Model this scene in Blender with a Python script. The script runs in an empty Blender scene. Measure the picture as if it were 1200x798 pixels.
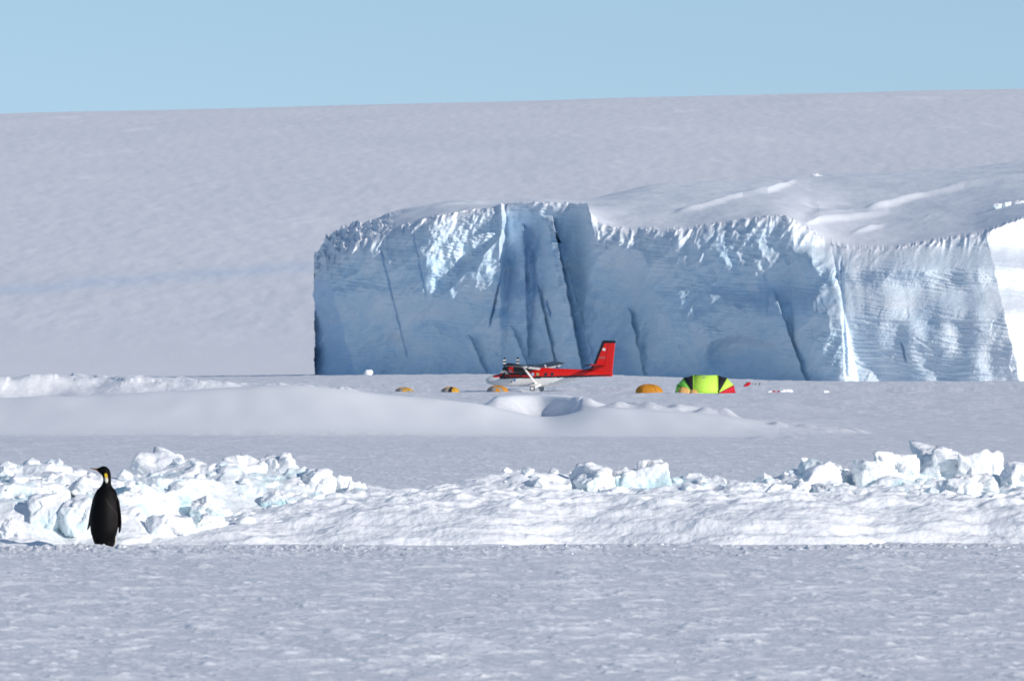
import bpy, bmesh, math, random
import numpy as np
from mathutils import Vector, Matrix
R = math.radians
F = 9600.0          # focal length in 1200-wide pixels
CAMH = 2.4          # eye height above the sea ice
HOR = 432.0         # image row of the true horizon
def ray(u, v, D):   # where a sight line meets depth D (used to lay out plan positions)
    return (u-600)/F*D, D, CAMH-(v-HOR)/F*D

sc = bpy.context.scene
COL = sc.collection
# ------------------------------------------------------------------ tagging
def tag(o, label=None, cat=None, group=None, kind=None):
    if label: o['label'] = label
    if cat: o['category'] = cat
    if group: o['group'] = group
    if kind: o['kind'] = kind
    return o
def empty(name, loc, rz=0):
    o = bpy.data.objects.new(name, None); COL.objects.link(o)
    o.location = loc; o.rotation_euler = (0, 0, rz); o.empty_display_size = .2
    return o
# ------------------------------------------------------------------ noise
M32 = np.uint64(0xffffffff)
def _h(*a):
    x = np.uint64(2166136261)
    x = np.zeros(np.broadcast(*a).shape, dtype=np.uint64) + x
    for k in a:
        x = ((x ^ (np.asarray(k).astype(np.int64).astype(np.uint64) & M32)) * np.uint64(0x9E3779B1)) & M32
        x ^= x >> np.uint64(15)
        x = (x * np.uint64(0x85EBCA77)) & M32
        x ^= x >> np.uint64(13)
    return x
def hf(*a): return _h(*a).astype(np.float64)/4294967295.0
def fade(t): return t*t*t*(t*(t*6-15)+10)
def n2(x, y, seed=0):
    x = np.asarray(x, float); y = np.asarray(y, float)
    ix = np.floor(x); iy = np.floor(y); fx = x-ix; fy = y-iy
    u = fade(fx); v = fade(fy)
    def g(i, j):
        a = hf(ix+i, iy+j, seed)*6.2831853
        return np.cos(a)*(fx-i)+np.sin(a)*(fy-j)
    return ((g(0,0)*(1-u)+g(1,0)*u)*(1-v)+(g(0,1)*(1-u)+g(1,1)*u)*v)*1.5
def fbm2(x, y, seed=0, o=4, gain=.5, lac=2.03):
    s = 0; a = 1
    for k in range(o):
        s = s+a*n2(x*lac**k+k*17.3, y*lac**k-k*9.1, seed+k); a *= gain
    return s
def n3(x, y, z, seed=0):
    ix = np.floor(x); iy = np.floor(y); iz = np.floor(z); fx = x-ix; fy = y-iy; fz = z-iz
    u = fade(fx); v = fade(fy); w = fade(fz); r = 0
    for i in (0,1):
        for j in (0,1):
            for k in (0,1):
                hh = _h(ix+i, iy+j, iz+k, seed)
                a = (hh & np.uint64(0xffff)).astype(float)/65535*6.2831853
                c = (hh >> np.uint64(16)).astype(float)/65535*2-1
                sn = np.sqrt(1-c*c)
                g = sn*np.cos(a)*(fx-i)+sn*np.sin(a)*(fy-j)+c*(fz-k)
                r = r+g*(u if i else 1-u)*(v if j else 1-v)*(w if k else 1-w)
    return r*1.6
def fbm3(x, y, z, seed=0, o=4):
    s = 0; a = 1
    for k in range(o): s = s+a*n3(x*2.0**k, y*2.0**k, z*2.0**k, seed+k); a *= .5
    return s
def plates(x, y, seed=0, tilt=.6, jit=.9):
    """broken tilted plates: nearest-cell planes"""
    ix = np.floor(x); iy = np.floor(y)
    best = np.full(np.shape(x), 1e9); out = np.zeros(np.shape(x)); edge = np.full(np.shape(x), 1e9)
    for i in (-1,0,1):
        for j in (-1,0,1):
            cx = ix+i; cy = iy+j
            px = cx+.5+jit*(hf(cx,cy,seed)-.5); py = cy+.5+jit*(hf(cx,cy,seed+1)-.5)
            d = np.hypot(x-px, y-py)
            hh = hf(cx,cy,seed+2)+tilt*((hf(cx,cy,seed+3)-.5)*2*(x-px)+(hf(cx,cy,seed+4)-.5)*2*(y-py))
            m = d < best
            edge = np.where(m, best, np.minimum(edge, d))
            out = np.where(m, hh, out); best = np.where(m, d, best)
    return out, edge-best
def ss(a, b, x):
    t = np.clip((x-a)/(b-a), 0, 1); return t*t*(3-2*t)
def pl(pts, x):
    p = np.array(pts, float); return np.interp(x, p[:,0], p[:,1])
_pls = {}
def pls(pts, x, sig=12):
    k = (id(pts), sig)
    if k not in _pls:
        gx = np.arange(-900, 2100, 2.); gy = pl(pts, gx); w = np.exp(-.5*(np.arange(-60, 61)*2./sig)**2); w /= w.sum()
        _pls[k] = (gx, np.convolve(np.pad(gy, 60, 'edge'), w, 'valid'))
    return np.interp(x, *_pls[k])
# ------------------------------------------------------------------ mesh makers
def mesh_arrays(name, co, quads, mats=None, parent=None, smooth=True, tris=False, attrs=None, fmat=None):
    me = bpy.data.meshes.new(name)
    n = len(co); f = len(quads); k = 3 if tris else 4
    me.vertices.add(n); me.vertices.foreach_set('co', np.asarray(co, np.float32).ravel())
    me.loops.add(f*k); me.loops.foreach_set('vertex_index', np.asarray(quads, np.int32).ravel())
    me.polygons.add(f)
    me.polygons.foreach_set('loop_start', np.arange(0, f*k, k, dtype=np.int32))
    me.polygons.foreach_set('use_smooth', np.full(f, smooth, dtype=bool))
    if fmat is not None: me.polygons.foreach_set('material_index', np.asarray(fmat, np.int32))
    me.update(calc_edges=True)
    for a, val in (attrs or {}).items():
        at = me.attributes.new(a, 'FLOAT', 'POINT'); at.data.foreach_set('value', np.asarray(val, np.float32).ravel())
    o = bpy.data.objects.new(name, me); COL.objects.link(o)
    for m in (mats or []): me.materials.append(m)
    if parent: o.parent = parent
    return o
def grid_quads(r, c, flip=False):
    i = np.arange(r*c).reshape(r, c)
    q = np.stack([i[:-1,:-1], i[:-1,1:], i[1:,1:], i[1:,:-1]], -1).reshape(-1, 4)
    return q[:, ::-1] if flip else q
class MB:
    def __init__(s): s.v = []; s.f = []; s.m = []
    def add(s, vs, fs, m=0):
        b = len(s.v); s.v += [tuple(v) for v in vs]; s.f += [tuple(i+b for i in f) for f in fs]; s.m += [m]*len(fs); return s
    def prism(s, poly, axis, a, b, m=0):
        def P(p, q): return {'x': (q, p[0], p[1]), 'y': (p[0], q, p[1]), 'z': (p[0], p[1], q)}[axis]
        n = len(poly)
        return s.add([P(p, a) for p in poly]+[P(p, b) for p in poly],
              [tuple(range(n))[::-1], tuple(range(n, 2*n))]+[(i, (i+1)%n, n+(i+1)%n, n+i) for i in range(n)], m)
    def loft(s, rings, m=0, caps=True, mf=None):
        n = len(rings[0]); vs = [p for r in rings for p in r]; fs = []; ms = []
        for i in range(len(rings)-1):
            for j in range(n):
                q = (i*n+j, i*n+(j+1)%n, (i+1)*n+(j+1)%n, (i+1)*n+j); fs.append(q)
        if caps: fs += [tuple(range(n))[::-1], tuple(range((len(rings)-1)*n, len(rings)*n))]
        b = len(s.v); s.v += [tuple(v) for v in vs]
        for f in fs:
            c = sum((Vector(vs[k]) for k in f), Vector())/len(f)
            s.f.append(tuple(k+b for k in f)); s.m.append(mf(c) if mf else m)
        return s
    def tube(s, pts, r, n=8, m=0, flat=1.0):
        pts = [Vector(p) for p in pts]; rings = []
        for i, p in enumerate(pts):
            t = (pts[min(i+1, len(pts)-1)]-pts[max(i-1, 0)]).normalized()
            a = t.cross(Vector((0,0,1)));
            if a.length < .1: a = t.cross(Vector((0,1,0)))
            a.normalize(); b = t.cross(a).normalized()
            rr = r[i] if isinstance(r, (list, tuple)) else r
            rings.append([p+a*math.cos(k*2*math.pi/n)*rr*flat+b*math.sin(k*2*math.pi/n)*rr for k in range(n)])
        return s.loft(rings, m)
    def wheel(s, c, r, w, n=24, m=0, axis='y'):
        prof = [(-w/2, r*.55), (-w/2, r*.88), (-w*.3, r), (w*.3, r), (w/2, r*.88), (w/2, r*.55)]
        rings = []
        for q, rr in prof:
            rings.append([(c[0]+rr*math.cos(t), c[1]+q, c[2]+rr*math.sin(t)) for t in [k*2*math.pi/n for k in range(n)]])
        return s.loft(rings, m)
    def build(s, name, mats, parent=None, smooth=False, bevel=0):
        me = bpy.data.meshes.new(name); me.from_pydata(s.v, [], s.f)
        if not isinstance(mats, (list, tuple)): mats = [mats]
        for m in mats: me.materials.append(m)
        me.polygons.foreach_set('material_index', s.m)
        bm = bmesh.new(); bm.from_mesh(me); bmesh.ops.recalc_face_normals(bm, faces=bm.faces)
        bm.to_mesh(me); bm.free()
        if smooth:
            me.polygons.foreach_set('use_smooth', [True]*len(me.polygons)); me.set_sharp_from_angle(angle=R(35))
        o = bpy.data.objects.new(name, me); COL.objects.link(o)
        if parent: o.parent = parent
        if bevel:
            b = o.modifiers.new('b', 'BEVEL'); b.width = bevel; b.segments = 2; b.limit_method = 'ANGLE'
        return o
# ------------------------------------------------------------------ materials
class NT:
    def __init__(s, name):
        s.m = bpy.data.materials.new(name); s.m.use_nodes = True; s.t = s.m.node_tree
        s.b = s.t.nodes['Principled BSDF']; s.L = s.t.links.new
    def n(s, ty, **k):
        x = s.t.nodes.new(ty)
        for a, v in k.items(): setattr(x, a, v)
        return x
    def noise(s, vec, scale, detail=4, rough=.55, dist=0):
        x = s.n('ShaderNodeTexNoise'); x.inputs['Scale'].default_value = scale; x.inputs['Detail'].default_value = detail
        x.inputs['Roughness'].default_value = rough; x.inputs['Distortion'].default_value = dist
        s.L(vec, x.inputs['Vector']); return x.outputs['Fac']
    def map(s, vec, scale=(1,1,1), rot=(0,0,0)):
        x = s.n('ShaderNodeMapping'); x.inputs['Scale'].default_value = scale; x.inputs['Rotation'].default_value = rot
        s.L(vec, x.inputs['Vector']); return x.outputs[0]
    def ramp(s, fac, *stops):
        x = s.n('ShaderNodeValToRGB'); cr = x.color_ramp
        while len(cr.elements) < len(stops): cr.elements.new(.5)
        for e, (p, c) in zip(cr.elements, stops): e.position = p; e.color = c if len(c) == 4 else (*c, 1)
        s.L(fac, x.inputs[0]); return x.outputs[0]
    def mix(s, fac, a, b):
        x = s.n('ShaderNodeMix', data_type='RGBA')
        for sock, v in ((x.inputs[0], fac), (x.inputs[6], a), (x.inputs[7], b)):
            if isinstance(v, (int, float)): sock.default_value = v
            elif isinstance(v, tuple): sock.default_value = (*v, 1) if len(v) == 3 else v
            else: s.L(v, sock)
        return x.outputs[2]
    def math(s, op, a, b=0.0, clamp=False):
        x = s.n('ShaderNodeMath', operation=op, use_clamp=clamp)
        for sock, v in ((x.inputs[0], a), (x.inputs[1], b)):
            if isinstance(v, (int, float)): sock.default_value = v
            else: s.L(v, sock)
        return x.outputs[0]
    def bump(s, h, dist, strength=1, prev=None):
        x = s.n('ShaderNodeBump'); x.inputs['Distance'].default_value = dist; x.inputs['Strength'].default_value = strength
        s.L(h, x.inputs['Height'])
        if prev is not None: s.L(prev, x.inputs['Normal'])
        return x.outputs[0]
    def attr(s, name):
        x = s.n('ShaderNodeAttribute'); x.attribute_name = name; return x.outputs['Fac']
def pos(nt): return nt.n('ShaderNodeNewGeometry').outputs['Position']
def obj(nt): return nt.n('ShaderNodeTexCoord').outputs['Object']

SNOW = (.86, .875, .905); ICEW = (.80, .87, .91)
def mat_ground():
    nt = NT('sea_ice_snow'); p = pos(nt)
    big = nt.noise(nt.map(p, (.05,.02,.05)), 1, 5)
    n1 = nt.noise(p, 1.1, 5, .6); nb = nt.noise(p, 4.5, 5, .62); nf = nt.noise(p, 22, 3, .6)
    c = nt.mix(nt.ramp(n1, (.35,(0,0,0)), (.65,(1,1,1))), (.755,.755,.78), (.83,.83,.85))
    c = nt.mix(nt.ramp(big, (.35,(0,0,0)), (.7,(1,1,1))), c, (.775,.78,.81))
    c = nt.mix(nt.attr('crust'), c, (.94,.94,.945)); c = nt.mix(nt.attr('smooth'), c, (.90,.90,.905))
    nt.L(c, nt.b.inputs['Base Color']); nt.b.inputs['Roughness'].default_value = .62
    nt.b.inputs['Specular IOR Level'].default_value = .25
    sm = nt.attr('smooth')
    st = nt.math('SUBTRACT', 1.0, sm)
    b = nt.bump(nb, .10, .55); b = nt.bump(nf, .02, .5, b)
    x = b.node; nt.L(nt.math('MULTIPLY', st, .30), x.inputs['Strength'])
    y = x.inputs['Normal'].links[0].from_node; nt.L(nt.math('MULTIPLY', st, .45), y.inputs['Strength'])
    nt.L(b, nt.b.inputs['Normal']); return nt.m
def mat_ridge():
    nt = NT('ridge_snow_ice'); p = pos(nt)
    ice = nt.attr('ice')
    nz = nt.noise(p, 3.2, 5, .6, .4)
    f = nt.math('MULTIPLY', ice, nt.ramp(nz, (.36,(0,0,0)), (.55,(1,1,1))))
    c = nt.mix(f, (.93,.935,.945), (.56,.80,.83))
    nt.L(c, nt.b.inputs['Base Color']); nt.b.inputs['Roughness'].default_value = .5
    nt.b.inputs['Specular IOR Level'].default_value = .3
    nf = nt.noise(p, 9, 6, .6); b = nt.bump(nf, .07, .45)
    v = nt.n('ShaderNodeTexVoronoi'); v.inputs['Scale'].default_value = 9; nt.L(p, v.inputs['Vector'])
    b = nt.bump(v.outputs['Distance'], .03, .3, b)
    nt.L(b, nt.b.inputs['Normal']); return nt.m
def mat_cliff():
    nt = NT('glacier_ice'); p = pos(nt)
    sep = nt.n('ShaderNodeSeparateXYZ'); nt.L(p, sep.inputs[0])
    n1 = nt.noise(nt.map(p, (.045,.02,.06)), 1, 6, .62, 1.2)
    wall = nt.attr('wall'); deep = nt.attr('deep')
    ice = nt.mix(nt.ramp(n1, (.35,(0,0,0)), (.68,(1,1,1))), (.52,.73,.88), (.80,.89,.94))  # patches of bluer ice; the contrast also stands in for shaded hollows
    ice = nt.mix(deep, ice, (.20,.48,.80))  # crack ice colour, also used for painted shade on fin edge and end facet
    top = (.86,.875,.905)
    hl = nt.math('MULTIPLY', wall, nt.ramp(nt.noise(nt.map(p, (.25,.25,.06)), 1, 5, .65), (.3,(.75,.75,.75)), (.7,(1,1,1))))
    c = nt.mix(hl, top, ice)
    nt.L(c, nt.b.inputs['Base Color']); nt.b.inputs['Roughness'].default_value = .55
    nt.b.inputs['Specular IOR Level'].default_value = .3
    # thin strata of the wall, slightly dipping, and wind scoured snow on the top
    st = nt.noise(nt.map(p, (.10,.10,2.0), (R(2),R(-6),0)), 1, 5, .62, .3)
    b = nt.bump(st, .35, .55); st_n = b.node; nt.L(nt.math('MULTIPLY', wall, .6), st_n.inputs['Strength'])
    g = nt.noise(nt.map(p, (.5,.5,.5)), 1, 6, .62); b = nt.bump(g, .35, .45, b)
    t2 = nt.noise(nt.map(p, (.12,.03,.1)), 1, 5, .6); b = nt.bump(t2, .5, .25, b)
    nt.L(b, nt.b.inputs['Normal']); return nt.m
def mat_sheet():
    nt = NT('ice_sheet_snow'); p = pos(nt)
    a = nt.noise(nt.map(p, (.004,.0016,.004), (0,0,R(14))), 1, 6, .6)
    c = nt.mix(nt.ramp(a, (.32,(0,0,0)), (.68,(1,1,1))), (.82,.82,.85), (.865,.865,.88))
    stk = nt.noise(nt.map(p, (.022,.0022,.01), (0,0,R(4))), 1, 5, .6)
    c = nt.mix(nt.ramp(stk, (.60,(0,0,0)), (.70,(1,1,1))), c, (.93,.925,.93))
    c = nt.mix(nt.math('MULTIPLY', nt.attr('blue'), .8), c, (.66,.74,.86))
    nt.L(c, nt.b.inputs['Base Color']); nt.b.inputs['Roughness'].default_value = .7
    nt.b.inputs['Specular IOR Level'].default_value = .2
    b1 = nt.noise(nt.map(p, (.035,.012,.03), (0,0,R(12))), 1, 6, .62)
    b2 = nt.noise(nt.map(p, (.12,.03,.1), (0,0,R(8))), 1, 4, .6)
    b3 = nt.noise(nt.map(p, (.0045,.0012,.004), (0,0,R(20))), 1, 4, .5)
    b = nt.bump(b1, 1.2, .18); b = nt.bump(b2, .4, .25, b); b = nt.bump(b3, 8, .2, b)
    nt.L(b, nt.b.inputs['Normal']); return nt.m
def paint(name, col, rough=.4, var=.06, metal=0, scale=3):
    nt = NT(name); o = obj(nt)
    n = nt.noise(o, scale, 5, .6)
    d = tuple(max(0, c*(1-var*2)) for c in col); l = tuple(min(1, c*(1+var)) for c in col)
    nt.L(nt.mix(n, d, l), nt.b.inputs['Base Color']); nt.b.inputs['Roughness'].default_value = rough
    nt.b.inputs['Metallic'].default_value = metal
    return nt.m
def fabric(name, col):
    nt = NT(name); o = obj(nt)
    n = nt.noise(o, 5, 4, .6); d = tuple(c*.82 for c in col)
    nt.L(nt.mix(n, d, col), nt.b.inputs['Base Color']); nt.b.inputs['Roughness'].default_value = .75
    nt.L(nt.bump(nt.noise(o, 3, 3), .08, .5), nt.b.inputs['Normal']); return nt.m
MG = mat_ground(); MR = mat_ridge(); MC = mat_cliff(); MS = mat_sheet()

# ------------------------------------------------------------------ sea ice
CREST = [(-3000,478),(-600,470),(-100,467),(0,467),(120,463),(190,459),(250,455),(330,452.5),(380,454),(440,461),(500,467),(560,473),(600,483),
         (640,493),(665,488),(690,480),(720,478),(800,484),(850,489),(900,498),(960,505),(1050,510),(1300,513),(4000,514)]
BANK = [(500,470),(566,468),(580,465),(600,463),(640,463.5),(676,466),(700,474),(760,480)]
BASE = [(-2000,443),(200,443),(372,440.5),(560,438.5),(700,439),(790,442),(900,445.5),(1000,447),(1200,447),(3000,447)]
def ground_z(X, Y):
    Y = np.asarray(Y, float); X = np.asarray(X, float)
    D = np.maximum(Y, 30.)
    u = 600+X/D*F
    # far ice: gentle dip at the camp, small swell at the cliff foot
    zb = CAMH-(pl(BASE, u)-HOR)/F*2100
    z = -.34*ss(620, 930, D)*(1-ss(1100, 1900, D))+zb*ss(1200, 2050, D)
    z = z+.50*ss(961, 984, D)*(1-ss(1300, 2000, D))
    z = z+.07*fbm2(X/26, Y/40, 5, 3)*ss(40, 60, D)*np.clip(D/200, .25, 2.2)
    # wind drift in the middle distance
    wob = 5*n2(X/30, Y*0+3, 9)
    yc = pls(CREST, u, 11); Dc = 305+wob
    zc = np.maximum(CAMH-(yc-HOR)/F*Dc, .0)
    zc = np.maximum(zc-.0, 0)
    rise = ss(0, 1, (D-(293+wob))/12.0)
    t = np.clip((D-(293+wob))/(Dc-(293+wob)), 0, 1); rise = t**1.35*(1-.18*t)/(.82)
    fall = 1-ss(Dc, Dc+100, D)*.97
    drift = zc*np.where(D < Dc, rise, fall)
    z = z*(1-np.clip(drift*2, 0, .8))+drift
    # shallow hollows and flutes of the drift
    z = z+ss(294, 299, D)*(1-ss(300, 330, D))*(.10*n2(X/4.5+Y*.05, Y/14, 31)+.03*n2(X/1.3, Y/5, 35))*np.clip(zc, 0, 1)
    # broken crusty snow behind the drift on the left
    pz, pe = plates(X/1.6+.3*n2(X/1.2, Y/2, 41), Y/4.5, 42, .5)
    crY = pl([(-600,450),(-100,446),(0,443),(40,440.5),(90,440),(140,441.5),(200,444),(232,446),(260,449),(330,451),(440,458),(640,470),(900,520)], u)
    zt = CAMH-(crY-HOR)/F*345
    m = ss(331+2*n2(X/2.5, Y/9, 44), 338+2*n2(X/2.5, Y/9, 44), D)*(1-ss(352, 395, D))*(1-ss(405, 455, u))
    z = np.where(m > 0, np.maximum(z, z*(1-m)+m*(zt+.10*(pz-.55)+.09*fbm2(X/1.1, Y/3, 45, 3))), z)
    crm = m.copy()
    # bright scoured bank behind the dip in the drift
    bY = pls(BANK, u, 5)
    zt = CAMH-(bY-HOR)/F*352
    edge = 334+10*np.exp(-((u-632)/38)**2)
    m = ss(edge, edge+9, D)*(1-ss(365, 430, D))*ss(552, 584, u)*(1-ss(672, 706, u))
    z = np.where(m > 0, np.maximum(z, z*(1-m)+m*zt), z); crm = np.maximum(crm, m)
    # line of broken snow right of the dip
    for (a, b, yy, D0, sd) in ((676,860,478,338,51), (905,1010,494,312,52), (880,1160,512.5,283,53), (735,905,455.5,1020,54), (905,1000,459,930,55), (860,960,462.5,880,56)):
        w = ss(a-8, a+8, u)*(1-ss(b-14, b+14, u))
        ht = max(CAMH-(yy-HOR)/F*D0, .12) if D0 < 600 else .16
        k = D0/300.
        lump = ht*(.25+.85*np.clip(n2(X/(.9*k), Y/(3*k), sd)+.35, 0, 1.2))
        m = w*ss(D0-4*k, D0, D)*(1-ss(D0+4*k, D0+22*k, D))
        z = z+m*lump*(.5 if D0 < 600 else .5)
    # crust and sastrugi, as real relief
    near = 1-ss(120, 420, D)
    calm = 1-np.clip(ss(290, 296, D)*(1-ss(318, 330, D))*(zc > .25)*np.clip(zc*1.5, 0, 1), 0, 1)
    wx = X+.25*n2(X/.9, Y/1.6, 61); wy = Y+.4*n2(X/1.1, Y/1.3, 62)
    r1 = fbm2(wx/2.2, wy/2.6, 63, 3)
    sh = np.clip(fbm2(wx/.45, wy/.6, 64, 3)-.2, 0, 1)
    sh2 = np.clip(fbm2(wx/1.3, wy/2.0, 67, 3)-.28, 0, 1)
    sh3 = np.clip(fbm2(wx/.20, wy/.26, 69, 2)-.42, 0, 1)
    fine = n2(wx/.1, wy/.16, 65)*.5+n2(wx/.05, wy/.09, 66)*.3
    z = z+calm*(near*(.016*r1+.030*sh+.042*sh2+.022*sh3+.0015*fine)+(1-near)*np.clip(D/900, 0, 1.2)*.12*fbm2(X/3.5, Y/14, 68, 4))
    # crumbs of snow along the foot of the ridge where the penguin stands
    cr = np.clip(fbm2(X/.13, Y/.3, 71, 3)-.05, 0, 1)*(np.exp(-((D-109.3)/1.5)**2)+.5*np.exp(-((D-105.5)/1.2)**2))
    z = z+.06*cr*ss(0, 1, n2(X/2.3, Y/3, 72)*1.6+.8)
    return z, 1-calm, np.clip(sh*1.7+sh2*1.5+sh3*2.2*(1-ss(90,140,D))+crm, 0, 1)
def col_spacing(n, h):
    fine = np.linspace(-h, h, n)
    out = h+np.cumsum(.0008*1.22**np.arange(45)); out = out[out < 14]
    return np.concatenate([-out[::-1], fine, out])
T = col_spacing(1150, .0685)
rows = [-3000,-1200,-500,-200,-80,-30,0,20,30,38,44,48]
y = 51.
while y < 2300:
    rows.append(y)
    st = max(.06, y*y/(F*CAMH)*.33)
    if 270 < y < 312: st = .8
    if 330 < y < 352: st = .45
    y += min(st, 9)
rows += [2400,2600,2900,3400,4200,5500,8000,12000,20000]
rows = np.array(rows)
YY, TT = np.meshgrid(rows, T, indexing='ij')
XX = TT*np.maximum(YY, 30.)
XX = np.where(YY > 2300, TT*2300*(1+(YY-2300)/6000), XX)
ZZ, SM, CR = ground_z(XX, YY)
ZZ = np.where(YY < 40, 0, ZZ); ZZ = np.where(YY > 2950, -3, ZZ)
g = mesh_arrays('sea_ice', np.stack([XX,YY,ZZ],-1).reshape(-1,3), grid_quads(*XX.shape), [MG], attrs={'smooth': SM, 'crust': CR})
tag(g, 'wind scoured snow covering the flat sea ice', 'ground', kind='structure')
def gz(x, y): return float(ground_z(np.array([x]), np.array([y]))[0][0])

# ------------------------------------------------------------------ pressure ridge bank (terrain of snow and rubble)
YCORE = [(-400,560),(-60,550),(0,548),(60,543),(100,556),(145,560),(160,556),(250,548),(300,556),(350,560),(395,574),(430,573),(480,579),(505,576),(560,563),
         (600,556),(650,559),(700,568),(780,576),(800,582),(850,584),(920,570),(950,558),(975,556),(1005,566),(1050,562),(1100,562),(1170,566),(1200,566),(1260,560),(1600,575)]
def ridge_z(X, Y):
    u = 600+X/Y*F
    zc = CAMH-(pl(YCORE, u)-HOR)/F*118.5
    left = 1-ss(120, 330, u)                       # blocks reach the front here
    midsm = ss(395, 450, u)*(1-ss(640, 700, u))     # smooth drifted saddle
    Df = 111.55+.75*np.clip(fbm2(X/2.9, X/7., 81, 2), -.8, 1)
    q = .12*n2(X/.9, Y/1.4, 83)
    zbank = np.interp(u, [-400,120,200,300,420,700,1250,1700], [.04,.05,.14,.34,.50,.52,.50,.45])+.035*n2(X/1.3, Y/2, 84)
    q2 = .35*fbm2(X/2.2+Y*.13, X/5.+Y*.21, 183, 3); q3 = .4*fbm2(X/2.7+Y*.13, X/5.+Y*.21, 184, 3); q4 = .4*fbm2(X/1.9+Y*.13, X/5.+Y*.21, 185, 3)
    Yb_ = Y; Y = Df+(Y-Df)*1.75
    h1 = .22+.07*fbm2(X/1.6, X/4.+Y*.3, 186, 2); h2_ = .30+.09*fbm2(X/2.1, X/4.+Y*.3, 187, 2)
    st = h1*ss(Df, Df+.55, Y)+h2_*ss(Df+.7+q+q2, Df+1.35+q+q2*.7, Y)+(1-h1-h2_)*(.55*ss(Df+1.5+q+q3, Df+2.4+q+q3, Y)+.45*ss(Df+2.2-q+q4, Df+3.6-q+q4, Y))
    Y = Yb_
    z = zbank*st+.035*np.clip(Y-Df-1.8, 0, 3)
    # core
    a = np.where(left > .5, 111.8, 115.2); a = 115.0-3.0*left+1.4*midsm+.3*n2(X/.8, Y*0, 85)
    rise = ss(0, 1, (Y-a)/(1.6+1.6*(1-left)-2.0*midsm))
    zz = zbank+(zc-zbank)*rise*(.72*left+.86*(1-left)) + (zc-zbank)*rise*ss(115, 119, Y)*(.28*left+.14*(1-left))
    z = np.where(Y > a, np.maximum(z, zz), z)
    dec = 1-ss(119.5, 123.8, Y+.5*n2(X/1.5, Y/1.5, 86)); z = z*dec
    # broken plates
    wx = X+.12*n2(X/.35, Y/.5, 87); wy = Y+.15*n2(X/.4, Y/.5, 88)
    p1, e1 = plates(wx/.8, wy/1.1, 90, .9); p2, e2 = plates(wx/.33, wy/.45, 95, .7); p3, e3 = plates(wx/.11, wy/.2, 99, .6)
    rough = (1-midsm)*rise*(dec > 0)
    rough = rough*np.where(Y > 120, dec, 1)
    slab = (1-ss(118, 150, u))*ss(114.5, 116.5, Y)     # wide snow slabs, back left
    rough = rough*(1-.75*slab)
    z = z+rough*(.26*(p1-.55)+.07*(p2-.5)+.016*(p3-.5)+.022*fbm2(X/.3, Y/.4, 101, 3))
    # layered slabs back left
    z = z+slab*dec*.10*(plates(wx/1.7, wy/1.1, 105, .35)[0]-.5)
    # small relief on the terraces
    tz = ss(Df-.1, Df+.2, Y)*dec*(1-rough)
    pa, ea = plates(wx/.55+wy*.6, wy/.55, 110, .5)
    z = z+tz*(.035*fbm2(X/1.1+Y*.5, Y/.6, 112, 4)+.05*(.5-np.abs(fbm2(X/1.0+Y*.8, Y/.45, 118, 3)))+.012*(pa-.5)+.012*n2(X/.7+.5*n2(X/.9,Y/.5,117), Y/.5+X*.4, 116)+.004*fbm2(X/.1, Y/.14, 115, 3))
    z = z+.05*(.6-.4)*0
    z = z+ss(112.6, 113.6, Y)*(1-ss(118, 120, Y))*(1-.6*rough)*ss(260,340,u)*.11*np.maximum(fbm2(X/.85, Y/.42, 119, 4), -.15)
    foot = ss(Df-.05, Df+.05, Y)*(1-ss(123.6, 124.6, Y))
    z = z*foot-.08*(1-foot)
    # exposed ice: steep faces low in the jumble
    lo = 1-ss(.25, .8, z)
    ice = np.clip(rough*(.25+.9*fbm2(X/.6, Y/.9, 120, 3))+.15*rough*lo, 0, 1)
    return z, ice
tr = np.linspace(-.068, .068, 1500); o2 = .068+np.cumsum(.0004*1.12**np.arange(40)); o2 = o2[o2 < .16]
tr = np.concatenate([-o2[::-1], tr, o2])
rr = np.concatenate([np.arange(110.4, 118, .028), np.arange(118, 121, .05), np.arange(121, 125.2, .12)])
Y2, T2 = np.meshgrid(rr, tr, indexing='ij'); X2 = T2*Y2
Z2, I2 = ridge_z(X2, Y2)
for _ in range(2):
    Z2[:,2:-2] = (Z2[:,:-4]+2*Z2[:,1:-3]+3*Z2[:,2:-2]+2*Z2[:,3:-1]+Z2[:,4:])/9
    Z2[1:-1] = (Z2[:-2]+2*Z2[1:-1]+Z2[2:])/4
Z2 = Z2 + np.where(Z2 > -.05, ground_z(X2, Y2)[0]*.5, 0)
fadeend = 1-ss(.125, .155, np.abs(T2)); Z2 = Z2*fadeend-.1*(1-fadeend)
# fragments: lift steep faces outwards a little so plates read as broken slabs
X2 = X2+.03*n2(Z2*9, X2*3, 121)*(I2 > 0)
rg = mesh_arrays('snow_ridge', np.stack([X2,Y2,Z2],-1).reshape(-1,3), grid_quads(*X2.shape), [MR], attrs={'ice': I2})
tag(rg, 'low ridge of piled broken snow and drifted terraces on the sea ice', 'snow ridge', kind='structure')

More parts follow.
